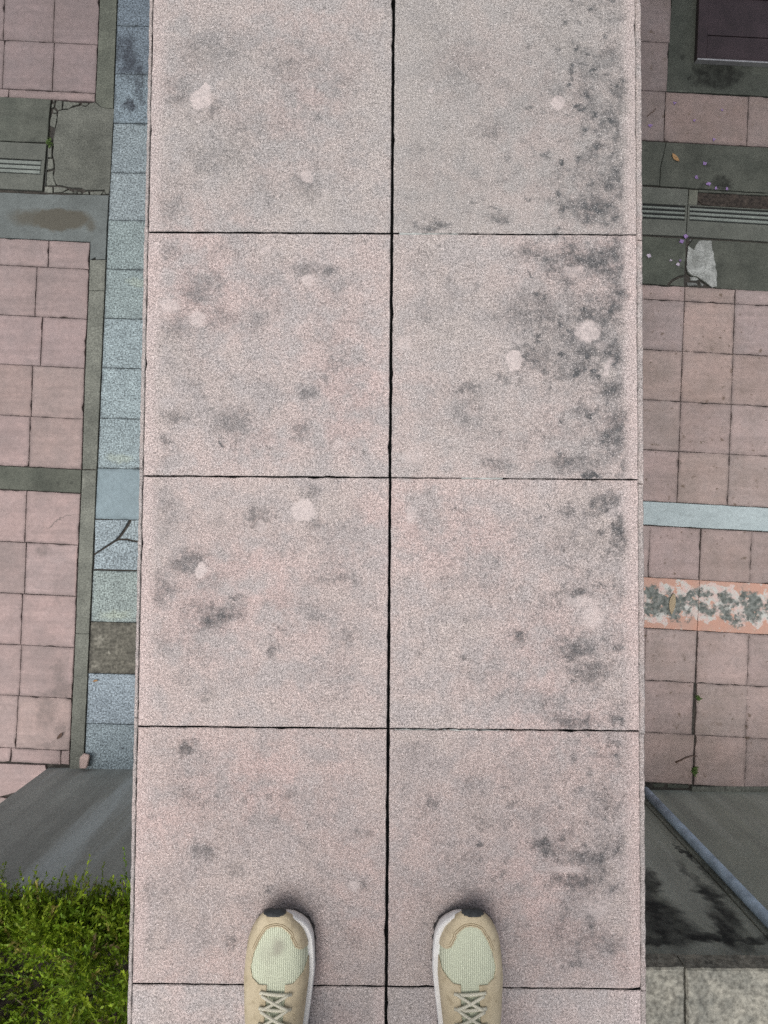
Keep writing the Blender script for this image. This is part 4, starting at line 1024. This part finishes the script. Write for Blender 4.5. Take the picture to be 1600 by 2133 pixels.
E_ = [('pelvis', 'waist'), ('waist', 'chest'), ('chest', 'neckb'), ('neckb', 'neck'), ('neck', 'jaw'), ('jaw', 'head'), ('head', 'crown')]
for s, fx in ((-1, lx), (1, rx)):
    n = 'l' if s < 0 else 'r'
    J.update({n + 'hip': ((s * .09, -.02, .86), .082), n + 'knee': ((fx * .85, .01, .50), .055), n + 'calf': ((fx * .95, -.015, .34), .050), n + 'ankle': ((fx, -.005, .10), .034), n + 'heel': ((fx, -.005, .05), .034)})
    E_ += [('pelvis', n + 'hip'), (n + 'hip', n + 'knee'), (n + 'knee', n + 'calf'), (n + 'calf', n + 'ankle'), (n + 'ankle', n + 'heel')]
    J.update({n + 'sh': ((s * .17, -.02, 1.39), .058), n + 'el': ((s * .24, -.03, 1.11), .040), n + 'wr': ((s * .26, .06, .88), .026), n + 'palm': ((s * .262, .085, .82), (.022, .036))})
    E_ += [('chest', n + 'sh'), (n + 'sh', n + 'el'), (n + 'el', n + 'wr'), (n + 'wr', n + 'palm')]
    for k, (dy, l) in enumerate(((.033, .068), (.012, .078), (-.010, .072), (-.030, .056))):
        a = (s * .262, .085 + dy, .785); b = (s * .258, .088 + dy * 1.05, .785 - l * .5); c = (s * .246, .092 + dy * 1.05, .785 - l)
        for q, (pt, r) in enumerate(((a, .0095), (b, .0088), (c, .0078))): J[f'{n}f{k}{q}'] = (pt, r)
        E_ += [(n + 'palm', f'{n}f{k}0'), (f'{n}f{k}0', f'{n}f{k}1'), (f'{n}f{k}1', f'{n}f{k}2')]
    J[n + 't0'] = ((s * .252, .115, .835), .011); J[n + 't1'] = ((s * .243, .137, .805), .0095); J[n + 't2'] = ((s * .236, .143, .782), .008)
    E_ += [(n + 'palm', n + 't0'), (n + 't0', n + 't1'), (n + 't1', n + 't2')]
skin_body('body', J, E_, M['skin'], 'pelvis')
g = 1.22
TJ = {'pelvis': ((0, -.02, .93), (.155, .125)), 'belt': ((0, -.02, 1.02), (.14, .11))}
TE = [('pelvis', 'belt')]
for n in 'lr':
    for k, r in (('hip', .10), ('knee', .078), ('calf', .074)): TJ[n + k] = (J[n + k][0], r)
    TJ[n + 'hem'] = ((J[n + 'ankle'][0][0], -.008, .115), .062)
    TE += [('pelvis', n + 'hip'), (n + 'hip', n + 'knee'), (n + 'knee', n + 'calf'), (n + 'calf', n + 'hem')]
skin_body('trousers', TJ, TE, M['trouser'], 'pelvis')
SJ = {'hem': ((0, -.02, .95), (.165, .13)), 'waist': ((0, -.02, 1.06), (.15, .115)), 'chest': ((0, -.02, 1.28), (.16, .12)), 'neckb': ((0, -.02, 1.43), (.075, .07))}
SE = [('hem', 'waist'), ('waist', 'chest'), ('chest', 'neckb')]
for n, s in (('l', -1), ('r', 1)):
    SJ[n + 'sh'] = (J[n + 'sh'][0], .075); SJ[n + 'sl'] = ((s * .215, -.025, 1.20), .062)
    SE += [('chest', n + 'sh'), (n + 'sh', n + 'sl')]
skin_body('shirt', SJ, SE, M['shirt'], 'chest')
bm = bmesh.new(); bmesh.ops.create_uvsphere(bm, u_segments=28, v_segments=18, radius=1)
for q in list(bm.verts):
    if q.co.z < -.15 - .0 * q.co.y and q.co.y > -.2: pass
bmesh.ops.delete(bm, geom=[q for q in bm.verts if q.co.z < (.25 if q.co.y > .1 else -.45)], context='VERTS')
for q in bm.verts: q.co = Vector((q.co.x * .083, q.co.y * .104, q.co.z * .098))
me = bpy.data.meshes.new('hair'); bm.to_mesh(me); bm.free(); me.polygons.foreach_set('use_smooth', [True] * len(me.polygons))
h = link('hair', me, M['hair'], pe, (0, .012, 1.66)); h.modifiers.new('thick', 'SOLIDIFY').thickness = .01
